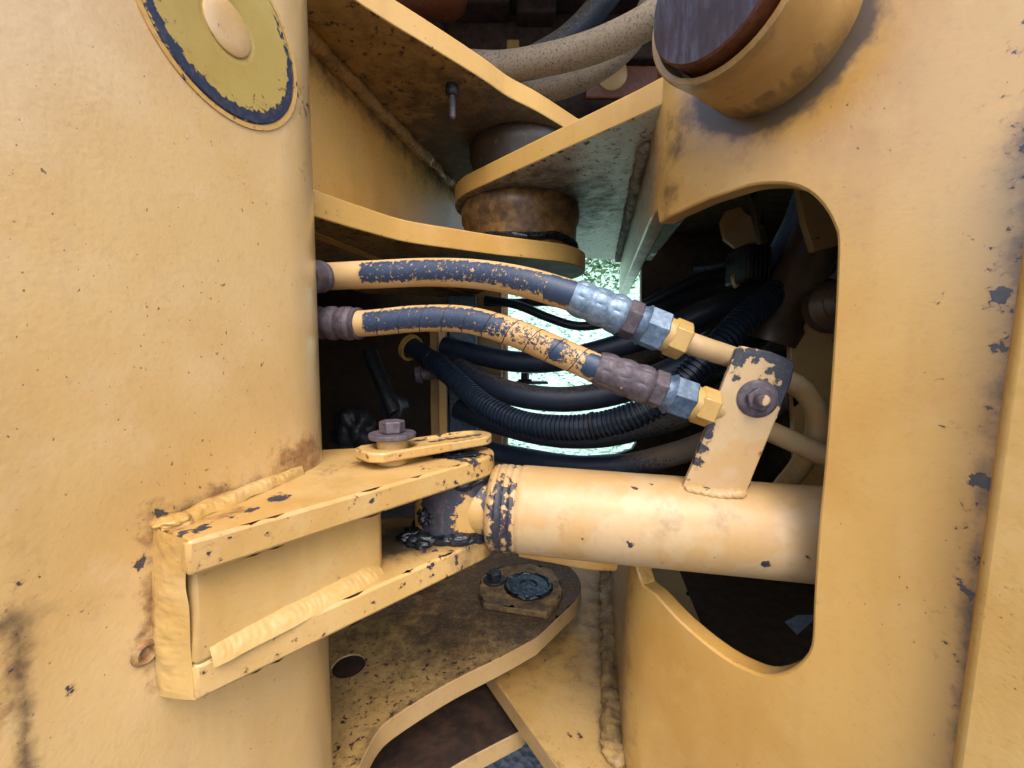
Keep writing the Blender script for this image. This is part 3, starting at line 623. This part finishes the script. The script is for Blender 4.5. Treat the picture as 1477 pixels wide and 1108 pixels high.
bk = onz(713, 838, zk + .014)
b_ = lathe('washer', (bk.x, bk.y, zk + .0142), Z, [(0, .024), (.004, .024), (.005, .023), (.005, .01)], 'dark_steel', h, 32)
hexn('bolt_head', (bk.x, bk.y, zk + .019), Z, .017, .0165, 'dark_steel', h, .3)
tube('grease', [(pk.x + .047 * math.cos(a), pk.y + .047 * math.sin(a), zk + .015) for a in [i * math.pi / 10 for i in range(21)]], lambda t, a: .006 * (1 + .6 * mnoise.noise(Vector((t * 17, math.cos(a), 3)))), 'grease', h, 90, 10, cap=False)
st = thing('stud_bolt', 'short rusty stud bolt hanging under the upper hinge plate', 'bolt', tuple(onz(652, 124, .43)))
p = onz(652, 124, .43)
lathe('nut', p - Z * .016, Z, [(0, .008), (.004, .0105), (.0155, .011)], 'dark_steel', st, 12)
lathe('shank', p - Z * .052, Z, [(0, .003), (.003, .005), (.036, .0055)], 'rust_steel', st, 14)

# ================================================================ HYDRAULIC CYLINDER
A0 = Vector((PX, PY, -.183)); AX = (Vector((.324, .445, -.197)) - A0).normalized()
cy = thing('hydraulic_cylinder', 'tan yellow steering cylinder pinned between the bracket lugs', 'hydraulic cylinder', tuple(A0))
def at_eye(V):
    Vn = np.asarray([tuple(v) for v in V]); d = Vn - np.array(tuple(A0)); w = .32 - .45 * np.exp(-((d[:, 0] - .026) / .016) ** 2 - ((d[:, 2] + .002) / .02) ** 2) - .4 * np.exp(-((d[:, 0] + .042) / .009) ** 2)
    return {'wear': w}
lathe('rod_eye', (PX, PY, -.2145), Z, [(0, .040), (.004, .0455)] + [(.004 + .0062 * i, .0465) for i in range(11)] + [(.0705, .040)], 'paint_lug', cy, 48, attrf=at_eye)
side = AX.cross(Z).normalized()
lathe('rod_neck', A0 + AX * .02, AX, [(0, .036), (.006, .037)] + [(.006 + .003 * i, .0375) for i in range(1, 9)] + [(.034, .0375)], 'paint_lug', cy, 48, attrf=at_eye)
def at_bar(V):
    def onb(x, y):
        d = ray(x, y); best = None
        for i in range(400):
            s = .3 + .0007 * i; q = d * s; r_ = (q - A0) - AX * (q - A0).dot(AX)
            if r_.length < .052: return q
        return d
    ch = [(onb(x, y), r, a) for x, y, r, a in ((911, 787, .005, .42), (1106, 815, .007, .42), (915, 655 + 49, .004, .4), (940, 697, .004, .36), (960, 812, .004, .4), (1048, 831, .006, .38), (841, 777, .003, .36), (1150, 780, .003, .36), (1165, 805, .004, .33), (1025, 706, .007, .38), (1043, 711, .004, .36), (1015, 818, .003, .34))]
    return {'wear': field(V, ch), 'rust': field(V, [(onb(815, 770), .028, .2), (onb(790, 760), .02, .13)]), 'grime': field(V, [(onb(960, 745), .03, .16), (onb(1040, 745), .028, .14), (onb(1150, 830), .05, .12), (onb(800, 800), .04, .1)])}
nb = 90
barrel = lathe('barrel', A0 + AX * .082, AX, [(-.004, .047), (0, .0500), (.003, .0512)] + [(.006 + .55 * i / nb, .0515) for i in range(nb)] + [(.557, .0515)], 'paint_tan', cy, 80, attrf=at_bar)
def at_gland(V):
    Vn = np.asarray([tuple(v) for v in V]); d = Vn - np.array(tuple(A0)); t = d @ np.array(tuple(AX)); z = d[:, 2]
    return {'wear': np.where(z < .04, .205, .1) + .1 * np.exp(-((t - .062) / .005) ** 2) + .09 * np.exp(-((t - .075) / .003) ** 2)}
gp = [(.046, .036), (.047, .044), (.050, .0485), (.054, .0505), (.057, .0492), (.059, .0510), (.063, .0512), (.065, .0497), (.067, .0512), (.071, .0513), (.073, .0495), (.075, .0508), (.080, .0508), (.083, .0485)]
lathe('gland_nut', A0, AX, gp, 'paint_tan', cy, 80, attrf=at_gland)
tube('drain_tube', [at(750, 792, .52), at(800, 801, .515), at(850, 810, .51), at(885, 812, .52)], .0095, 'wall_paint', cy, 40, 16)
# bracket welded on the barrel carrying the pipes
bt = -.21
bp = [(984, 704), (1000, 668), (1046, 545), (1062, 504), (1070, 499), (1112, 507), (1143, 520), (1147, 528), (1140, 556), (1076, 712), (1030, 712)]
def at_bk(V):
    P0 = Vector((0, .482, 0)); n = Vector((.21, 1, 0)).normalized()
    o = lambda x, y: onplane(x, y, P0, n)
    ch = [(o(x, y), r, a) for x, y, r, a in ((1130, 535, .012, .34), (1120, 570, .010, .34), (1142, 552, .009, .34), (1090, 512, .007, .33), (1066, 515, .008, .32), (1060, 530, .006, .3), (1115, 515, .008, .33), (1100, 548, .005, .28), (1060, 545, .005, .28), (1020, 625, .006, .32), (1012, 645, .006, .32), (1005, 663, .006, .32), (1024, 612, .005, .3), (995, 690, .004, .28))]
    return {'wear': field(V, [(p, r * 1.6, a * 1.1) for p, r, a in ch])}
brk = pxplate('pipe_bracket', bp, .482, .008, 'paint_tan', cy, .005, bt, attrf=at_bk, bevel=.0014, edge=.03)
brkP0 = Vector((0, .482, 0)); brkN = -Vector((.21, 1, 0)).normalized()
onB = lambda x, y: onplane(x, y, brkP0, brkN)
bead('weld_bead', [onB(986, 703) + brkN * .001, onB(1030, 711) + brkN * .002, onB(1077, 712) + brkN * .001], .0062, 'paint_tan', brk, 9, 90, .008, lump=.3, attrf=lambda V: {'wear': field(V, [(onB(1018, 707), .008, .34), (onB(1042, 711), .004, .34)])})
q = onB(1092, 575)
lathe('washer', q, brkN, [(0, .0195), (.0012, .0198), (.0025, .0185), (.0035, .016), (.0038, .008)], 'rust_steel', brk, 40)
hexn('nut', q + brkN * .003, brkN, .0065, .0125, 'rust_steel', brk, .2)
lathe('bolt_end', q + brkN * .003 , brkN, [(0, .0068), (.0135, .0066), (.0155, .005), (.0158, .002)], 'rust_steel', brk, 20, attrf=lambda V: {'wear': np.linspace(0, .25, len(V))})

# ================================================================ HYDRAULIC HOSES OVER THE CYLINDER
def bare(base, extra=None, T0=.06):
    def f(V, N, T):
        fr = N @ np.array((0, -.99, .02)); w = np.clip((fr - .26) / .5, 0, 1) * base
        w = w * np.clip((T - T0) / .03, 0, 1)
        if extra is not None: w = w + extra(T, N)
        return {'wear': w}
    return f
h1 = thing('hydraulic_hose', 'upper sky-tinted black hose with peeling yellow paint and zinc end fitting', 'hydraulic hose', tuple(at(455, 398, .53)), 'hoses feeding the steering cylinder')
def X1(x, y, Y): return at(x, y, Y)
P1 = [X1(425, 400, .525), X1(470, 399, .52), X1(540, 396, .51), X1(620, 393, .50), X1(690, 396, .485), X1(760, 408, .465), X1(835, 430, .45)]
tube('hose', P1, .0165, 'hose_paint', h1, 200, 40, attrf=bare(.345, lambda T, N: np.where(T > .9, .12, 0) - .06, .24))
lathe('ferrule', X1(440, 399.5, .482), X1(476, 399, .519) - X1(440, 399.5, .482), [(0, .0185), (.012, .0195), (.018, .0175), (.022, .0192), (.028, .0175), (.0285, .0165)], 'rust_steel', h1, 32)
def fitting(par, a, b, body, collar):
    d = (b - a); L = d.length; d.normalize()
    fer = [(0, .0168), (.0, .0172)]
    for k in range(3):
        for j in range(7): fer.append((.002 + (k + j / 7) * L * .148, .0178 + .0021 * math.sin(math.pi * j / 7) ** .8 + .0006 * k))
    fer.append((.002 + 3 * L * .148, .0178))
    lathe('ferrule', a, d, fer, body, par, 64, rmod=lambda t, a: 1 - .055 * max(0.0, math.cos(8 * a)) ** 6 * (.5 + .5 * math.sin(t * 2 * math.pi / (L * .148) - 1.5)))
    hexn('collar_nut', a + d * (L * .455), d, L * .115, .0212, collar, par, .25)
    lathe('swivel_neck', a + d * (L * .565), d, [(0, .0185), (.004, .0195), (L * .06, .0225)], 'zinc_dark', par, 32)
    hexn('swivel_nut', a + d * (L * .61), d, L * .19, .0225, 'zinc' if body == 'zinc' else 'zinc_dark', par, .45, .002)
    lathe('pipe_collar', a + d * (L * .79), d, [(0, .0185), (L * .06, .0180)], 'gold', par, 32)
    hexn('hex_adapter', a + d * (L * .84), d, L * .145, .0208, 'gold', par, .1, .002)
    return d
fitting(h1, X1(826, 427, .452), X1(992, 495, .44), 'zinc', 'rust_steel')
h2 = thing('hydraulic_hose', 'lower spiral-wrapped sky-tinted black hose with flaking yellow paint and rusty fittings', 'hydraulic hose', tuple(at(460, 466, .53)), 'hoses feeding the steering cylinder')
P2 = [at(440, 466, .52), at(520, 467, .51), at(600, 460, .50), at(670, 461, .49), at(735, 478, .475), at(800, 505, .46), at(868, 535, .448)]
ho2 = tube('hose', P2, .0158, 'hose_paint', h2, 220, 40, attrf=bare(.34, lambda T, N: -.09 * np.clip((T - .62) / .1, 0, 1) + .16 * np.exp(-((T - .97) / .02) ** 2) + .12 * np.exp(-((T - .86) / .018) ** 2) - .03, .2))
path, L2 = spline(P2, 700); fr = frames(path); hel = []
for i, (p, (t, u, w)) in enumerate(zip(path, fr)):
    s = i / 699
    if s > .22: hel.append(p + (u * math.cos(2 * math.pi * s * L2 / .027) + w * -math.sin(2 * math.pi * s * L2 / .027)) * .0158)
V, Fc, N_, T_ = tube_data(hel, .00055, 6); mk('spiral_seam', V, Fc, 'rubber', ho2)
lathe('ferrule', at(452, 466, .52), at(524, 467, .51) - at(452, 466, .52), [(0, .019), (.010, .0205), (.016, .018), (.022, .0205), (.029, .021), (.035, .018), (.042, .0205), (.050, .0205), (.054, .0178), (.059, .0195), (.061, .0195), (.0612, .0165)], 'rust_steel', h2, 36)
fitting(h2, at(860, 530, .449), at(1032, 592, .435), 'rust_steel', 'rust_steel')
for nm, lab, pts, r in (('steel_pipe', 'upper tan pipe curling round behind the pipe bracket', [(975, 488, .4415), (1020, 504, .444), (1065, 519, .456), (1122, 544, .462), (1158, 563, .466), (1178, 598, .472), (1174, 637, .485), (1152, 675, .505), (1125, 710, .53), (1112, 750, .54)], .0118),
                        ('steel_pipe', 'lower tan pipe running behind the pipe bracket into the frame', [(1015, 586, .437), (1060, 600, .456), (1110, 622, .466), (1150, 640, .468), (1200, 663, .465), (1290, 700, .47)], .0118)):
    P = [at(*a) for a in pts]
    o = tube(nm, P, r, 'paint_tan', None, 120, 24, attrf=lambda V, N, T: {'grime': np.clip((T - .3) * .22, 0, .14), 'rust': np.clip((T - .4) * .2, 0, .1)})
    o['label'] = lab; o['category'] = 'pipe'; o['group'] = 'pipes of the steering cylinder'

# ================================================================ CYLINDER PIN LOCK
lk = thing('pin_lock', 'slotted yellow keeper plate bolted on top of the bracket', 'keeper plate', (PX, PY, -.119))
B0 = Vector((-.131, .45)); uu = Vector((.763, .647)); vv = Vector((-.647, .763))
def L2W(a, b): p = B0 + uu * a + vv * b; return (p.x, p.y)
hw = .026
out = [(-.033, -hw + .012), (-.022, -hw), (.104, -hw)] + [(.104 + hw * math.sin(rad(t)) * 1.0, -hw * math.cos(rad(t))) for t in range(15, 180, 15)] + [(.104, hw), (-.026, hw), (-.036, hw - .01)]
slot = [(.004 + .0195 * math.cos(rad(t)) * 1.15, .0195 * math.sin(rad(t))) for t in range(0, 360, 18)]
def at_lock(V):
    w = seg_field(V, (*L2W(.045, -.008), -.100), (*L2W(.11, -.010), -.100), .006, .32); w = np.maximum(w, seg_field(V, (*L2W(.035, .006), -.1), (*L2W(.1, .010), -.1), .006, .3))
    return {'wear': w + .03, 'rust': field(V, [((B0.x, B0.y, -.106), .03, .22)])}
keep = sheet('keeper_plate', [L2W(*p) for p in out], xy(-.101), .011, 'paint_lug', lk, .0055, [[L2W(*p) for p in slot]], at_lock, .07, .002)
# two raised ridges left by the slot's worn lip
tube('ridge', [(*L2W(.042, .001), -.1005), (*L2W(.075, .003), -.0995), (*L2W(.108, .002), -.1005)], .0035, 'paint_lug', keep, 30, 12, attrf=lambda V, N, T: {'wear': np.where(N[:, 2] > .2, .2, .05)})
lathe('spacer', (B0.x, B0.y, -.1195), Z, [(0, .0165), (.0275, .0165)], 'paint_lug', lk, 36, attrf=lambda V: {'rust': np.full(len(V), .15), 'wear': np.full(len(V), .1)})
lathe('washer', (B0.x, B0.y, -.0918), Z, [(0, .0245), (.001, .0253), (.0045, .0253), (.0055, .0245), (.0055, .01)], 'rust_steel', lk, 44)
hexn('bolt_head', (B0.x, B0.y, -.0863), Z, .0135, .0138, 'rust_steel', lk, .35)
# grease squeezed out round the pin
gs = thing('grease', 'shiny black grease squeezed out around the cylinder pin', 'grease', (PX, PY, -.215))
def ring(rr, z, r, seed, a0=0, a1=24): return [(PX + rr * math.cos(a) , PY + rr * math.sin(a), z + .002 * math.sin(3 * a + seed)) for a in [i * math.pi / 12 for i in range(a0, a1 + 1)]]
gsr = lambda r, sd: (lambda t, a: r * (1 + .55 * mnoise.noise(Vector((t * 19 + sd, math.cos(a) * 1.5, math.sin(a) * 1.5)))))
tube('grease_ring', ring(.0445, -.2125, 0, 0), gsr(.0075, 1), 'grease', gs, 180, 14, cap=False)
tube('grease_ring', ring(.0430, -.1465, 0, 2), gsr(.006, 5), 'grease', gs, 180, 14, cap=False)
blob('grease_lump', (PX - .030, PY - .046, -.211), (.016, .012, .007), 'grease', gs, 2, .4, 1.3)
blob('grease_lump', (PX - .045, PY - .034, -.209), (.013, .012, .008), 'grease', gs, 6, .4, 1.3)
blob('grease_lump', (PX + .012, PY - .047, -.208), (.018, .007, .006), 'grease', gs, 9, .4, 1.3)
blob('grease_lump', (PX - .026, PY - .036, -.186), (.009, .008, .010), 'grease', gs, 12, .7, 1.8)
blob('grease_lump', (PX + .005, PY - .014, -.1195), (.030, .017, .0028), 'grease', gs, 15, .5, 2.2)

# ================================================================ HOSES AND CONDUIT INSIDE THE GAP
def inner(name, label, pts, r, mat, dust=None, n=110, segs=22, group='black hoses crossing behind the cylinder hoses'):
    P = [at(*a) for a in pts]
    o = tube(name, P, r, mat, None, n, segs, attrf=(lambda V, N, T: {'dust': dust(N, T)}) if dust else None)
    o['label'] = label; o['category'] = 'hose'; o['group'] = group
    return o
top_d = lambda k: (lambda N, T: k * np.clip(N[:, 2] * 1.2, -.3, 1))
cp, Lc = spline([at(*a) for a in ((592, 500, 1.02), (625, 520, .98), (665, 555, .92), (700, 585, .86), (750, 609, .81), (810, 617, .77), (870, 612, .74), (930, 592, .71), (985, 551, .70), (1040, 495, .70), (1090, 445, .72), (1140, 410, .76), (1185, 385, .82))], 1100)
V, Fc, N_, T_ = tube_data(cp, lambda t, a: .0222 + .0022 * (1 if ((t * Lc / .0088) % 1) < .55 else -1) * min(1, max(0, (t - .06) * 40)), 22)
co = mk('corrugated_conduit', V, Fc, 'rubber_sky_tint', None, None, 60); co['label'] = 'black corrugated conduit sagging across the gap'; co['category'] = 'conduit'
inner('rubber_hose', 'smooth black hose just above the middle bright gap', [(640, 500, 1.08), (690, 512, 1.05), (745, 522, 1.02), (800, 521, .99), (860, 508, .95), (920, 490, .92), (980, 467, .90), (1040, 440, .88), (1100, 414, .88), (1160, 385, .9)], .026, 'rubber', lambda N, T: np.where(T > .5, .33 * np.clip((T - .5) / .2, 0, 1) * (.3 + .7 * N[:, 2]), .05 * N[:, 2]))
inner('rubber_hose', 'smooth black hose right above the corrugated conduit', [(660, 530, 1.05), (700, 553, 1.0), (745, 569, .96), (800, 576, .93), (850, 573, .91), (900, 562, .89), (960, 540, .86), (1020, 508, .85), (1080, 480, .86), (1150, 440, .88)], .0285, 'rubber', top_d(.3))
inner('rubber_hose', 'lowest dusty black hose just above the cylinder barrel', [(670, 640, .98), (715, 652, .92), (770, 663, .87), (830, 672, .83), (900, 671, .79), (960, 658, .76), (1010, 642, .75), (1080, 610, .76), (1150, 560, .8)], .0215, 'rubber', lambda N, T: .62 * np.clip((T - .45) / .25, 0, 1) + .18 * np.clip(N[:, 2], 0, 1))
inner('rubber_hose', 'brown dusty hose under the corrugated conduit', [(660, 590, 1.12), (720, 612, 1.06), (790, 628, 1.0), (860, 630, .96), (930, 616, .93), (1000, 592, .90), (1060, 560, .9), (1130, 500, .92)], .027, 'rubber_dusty', lambda N, T: .25 * np.clip((T - .4) / .3, 0, 1) + 0 * T)
inner('rubber_hose', 'dusty brown hose rising into the frame opening beside the conduit', [(860, 545, 1.1), (930, 508, 1.05), (990, 475, 1.0), (1050, 442, .98), (1110, 412, .98), (1170, 380, 1.0)], .026, 'rubber_dusty', lambda N, T: .28 + 0 * T)
inner('thin_hose', 'thin black hose dipping below the upper zinc fitting', [(700, 432, 1.15), (745, 440, 1.12), (790, 458, 1.1), (830, 470, 1.08), (870, 467, 1.06), (910, 450, 1.04), (960, 424, 1.02), (1030, 392, 1.0), (1090, 370, 1.0)], .0115, 'rubber', None, 90, 14, 'thin black hoses in the bright opening')
inner('thin_hose', 'thin black hose arching over the bright opening', [(700, 436, 1.25), (745, 437, 1.22), (795, 436, 1.2), (835, 447, 1.18), (870, 465, 1.15), (905, 488, 1.12), (960, 510, 1.1)], .0125, 'rubber', None, 90, 14, 'thin black hoses in the bright opening')
for lab, pts, r in (('dim hose rising steeply at the back of the opening', [(1000, 520, 1.15), (1060, 450, 1.1), (1110, 390, 1.05), (1150, 320, 1.0), (1175, 250, .98)], .03),
                    ('dim hose crossing low behind the pipe bracket', [(940, 570, 1.0), (1010, 545, .95), (1080, 530, .9), (1140, 520, .85), (1230, 500, .8)], .024),
                    ('dim hose hanging under the pale plate in the opening', [(900, 470, 1.2), (980, 430, 1.15), (1050, 410, 1.1), (1120, 400, 1.0), (1200, 420, .9)], .024)):
    inner('rubber_hose', lab, pts, r, 'rubber_dusty', lambda N, T: .12 * N[:, 2], group='dim hoses inside the opening')
for lab, k in (('thin cable tie low on the corrugated conduit', .47), ('thin cable tie on the conduit near the upper rusty fitting', .70), ('thin cable tie at the upper end of the conduit', .84)):
    i_ = int(k * 1099); d_ = (cp[i_ + 2] - cp[i_ - 2]).normalized(); o = lathe('cable_tie', cp[i_], d_, [(0, .0246), (0, .0262), (.005, .0262), (.005, .0246)], 'dark_steel', None, 28, closed=True)
    o['label'] = lab; o['category'] = 'cable tie'; o['group'] = 'cable ties on the conduit'
cl = thing('hose_clamp', 'yellow ring clamp around the conduit end', 'clamp', tuple(at(592, 508, 1.03)))
d_ = (at(625, 520, .98) - at(592, 500, 1.02)).normalized()
lathe('band', at(590, 500, 1.022), d_, [(0, .027), (0, .033), (.012, .033), (.012, .027)], 'paint_rim', cl, 32, closed=True)
lathe('stub', at(600, 541, 1.0), Vector((1, .1, .1)), [(0, .02), (.012, .022), (.014, .015), (.05, .015), (.052, .017), (.07, .017)], 'rust_steel', cl, 24)
# parts of the driveline seen in the dark left cavity
pst = thing('bracket_post', 'narrow yellow angle post in the dark cavity', 'post', tuple(at(632, 640, 1.05)))
a0, a1 = at(620, 700, 1.1), at(645, 470, 1.1)
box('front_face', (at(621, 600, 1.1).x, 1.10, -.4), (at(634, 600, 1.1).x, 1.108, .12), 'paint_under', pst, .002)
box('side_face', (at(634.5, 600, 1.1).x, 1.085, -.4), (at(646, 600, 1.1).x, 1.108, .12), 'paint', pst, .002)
pn = thing('control_box', 'flat dark blue panel behind the yellow post', 'panel', tuple(at(662, 700, 1.15)))
box('panel', (at(647, 600, 1.15).x, 1.15, -.45), (at(687, 600, 1.15).x, 1.20, .16), M['zinc_dark'], pn, .004)
box('rail', (at(688, 600, 1.3).x, 1.30, -.5), (at(724, 600, 1.3).x, 1.34, .22), 'paint_under', pn, .004)
ln = thing('control_link', 'dark oily link arm leaning in the black cavity', 'link', tuple(at(570, 600, .95)))
tube('arm', [at(533, 505, 1.02), at(548, 545, .99), at(571, 596, .95)], .019, 'dark_steel', ln, 30, 10, flat=.7)
lathe('boss', at(571, 590, .965) + Vector((0, .02, 0)), Vector((-.3, -1, .1)), [(0, .03), (.03, .03), (.034, .026), (.034, .01)], 'dark_steel', ln, 24)
blob('joint', at(512, 620, .95), (.045, .04, .05), 'dark_steel', ln, 3, .35, 1.6)
box('floor_beam', (-.55, .8, -.40), (-.14, .9, -.33), 'dark_steel', ln, .01)
bx_ = thing('mount_plate', 'small dark plate with a bolt silhouetted in the bright opening', 'plate', tuple(at(760, 550, 1.3)))
b0 = at(755, 551, 1.3); box('plate', (b0.x - .02, 1.27, b0.z - .005), (b0.x + .075, 1.33, b0.z + .002), 'dark_steel', bx_, .002)
lathe('washer', (b0.x + .005, 1.3, b0.z + .0022), Z, [(0, .022), (.006, .022)], 'dark_steel', bx_, 20); hexn('bolt_head', (b0.x + .005, 1.3, b0.z + .0084), Z, .02, .013, 'dark_steel', bx_)

# ================================================================ TOP: HOSES AND RUSTY BODYWORK ABOVE THE HINGE
for lab, pts, r, mt in (('thick tan dusty hose sweeping across above the hinge plates', [(650, 92, 1.1), (720, 96, 1.05), (780, 88, 1.0), (850, 70, .95), (915, 42, .9), (975, 5, .86), (1030, -40, .84)], .0315, 'rubber_tan'),
                        ('tan hose with black worn streaks rising behind the thick one', [(720, 110, 1.15), (780, 80, 1.12), (820, 55, 1.1), (855, 20, 1.08), (885, -20, 1.06), (900, -60, 1.05)], .030, 'rubber_dusty'),
                        ('shaded brown hose curving below the thick tan hose', [(740, 140, 1.15), (800, 128, 1.12), (850, 108, 1.08), (895, 75, 1.05), (925, 35, 1.03), (950, -20, 1.02)], .028, 'rubber_tan')):
    inner('rubber_hose', lab, pts, r, mt, (lambda N, T: .3 * np.clip(-N[:, 1] * .2 + N[:, 2] * .6 + .35, 0, 1)) if mt == 'rubber_dusty' else None, group='tan hoses above the hinge')
bh = thing('rear_bodywork', 'dark rusty bodywork behind the tan hoses', 'bodywork', (0, 1.3, .4))
box('back_plate', (-.9, 1.33, .50), (1.0, 1.35, 1.02), 'rust_dark', bh, .004)
box('roof_plate', (-.9, .62, 1.02), (1.0, 1.35, 1.04), 'rust_dark', bh, .004)  # overhead bodywork, lowered and stretched forward out of view to darken the hinge
box('ledge', (-.3, 1.22, .56), (.6, 1.33, .60), 'rust_dark', bh, .006)
for i, (a, b, c, d, dep) in enumerate(((560, 15, 640, 60, .05), (660, 8, 735, 34, .08), (745, -12, 800, 40, .06), (870, 60, 950, 100, .05))):
    p, q_ = at(a, d, 1.33), at(c, b, 1.33); box('cover_panel', (p.x, 1.33 - dep, p.z), (q_.x, 1.3295, q_.z), 'rust_dark', bh, .008)
p, q_ = at(731, 82, 1.26), at(749, 60, 1.26); box('yellow_block', (p.x, 1.25, p.z), (q_.x, 1.3295, q_.z), 'paint_under', bh, .004)
c_ = at(882, 108, 1.2); box('bracket', (c_.x - .07, 1.2, c_.z - .06), (c_.x + .13, 1.215, c_.z + .025), 'pin_side', bh, .004)
lathe('oval_cover', c_ + Vector((0, .0, 0)), Vector((0, -1, -.1)), [(0, .042), (.006, .042), (.008, .038), (.008, .01)], 'paint_under', bh, 28)
lathe('red_tank', at(615, -30, 1.05), Vector((.5, .2, .1)), [(-.18, .05), (-.16, .075), (.06, .075), (.085, .06), (.09, .02)], 'pin_side', bh, 40)

# ================================================================ THINGS INSIDE THE OPENING
vb = thing('valve_block', 'dim pipe fittings and plates in the upper part of the opening', 'valve block', tuple(at(1100, 430, .85)))
pxplate('mounting_plate', [(1040, 320), (1047, 304), (1068, 298), (1076, 308), (1084, 312), (1088, 326), (1096, 350), (1080, 351), (1062, 358), (1045, 345)], .80, .01, 'paint_tan', vb, .02)
pxplate('mounting_plate', [(1056, 398), (1078, 383), (1084, 402), (1062, 416)], .82, .01, 'paint_tan', vb, .02)
pxplate('divider_plate', [(1078, 262), (1092, 262), (1108, 350), (1098, 352)], .74, .012, 'paint_dark', vb, .02)
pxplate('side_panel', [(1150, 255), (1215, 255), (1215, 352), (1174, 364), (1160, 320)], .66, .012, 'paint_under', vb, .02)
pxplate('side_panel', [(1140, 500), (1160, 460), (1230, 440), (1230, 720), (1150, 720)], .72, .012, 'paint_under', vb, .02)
p, q_ = at(1076, 405, .78), at(1112, 352, .78); box('solenoid', (p.x, .78, p.z), (q_.x, .86, q_.z), 'dark_steel', vb, .006)
for i in range(5): box('fin', (p.x + .006 + .008 * i, .774, p.z + .006), (p.x + .010 + .008 * i, .7795, q_.z - .006), 'dark_steel', vb, .001)
lathe('rubber_boot', at(1196, 445, .66), Vector((-.15, -1, .1)), [(0, .04), (.02, .04), (.024, .034), (.03, .037), (.036, .029), (.042, .031), (.05, .021), (.058, .023), (.064, .010), (.07, .008)], 'paint_dark', vb, 32)
tube('blue_tube', [at(1000, 388, .9), at(1020, 386, .89), at(1050, 380, .88), at(1075, 372, .9)], .0075, 'zinc_dark', vb, 24, 12)
lathe('elbow_pipe', at(1185, 330, .72), Vector((-.3, .2, -1)), [(0, .04), (.16, .04), (.17, .046), (.2, .046)], 'paint_dark', vb, 28)
sc_ = pxplate('scrap_sheet', [(1133, 898), (1152, 888), (1174, 888), (1172, 896), (1150, 916)], .47, .0015, 'scrap', None, .01, .2, bevel=0)
sc_['label'] = 'torn blue-grey scrap in the bottom of the opening'; sc_['category'] = 'scrap'
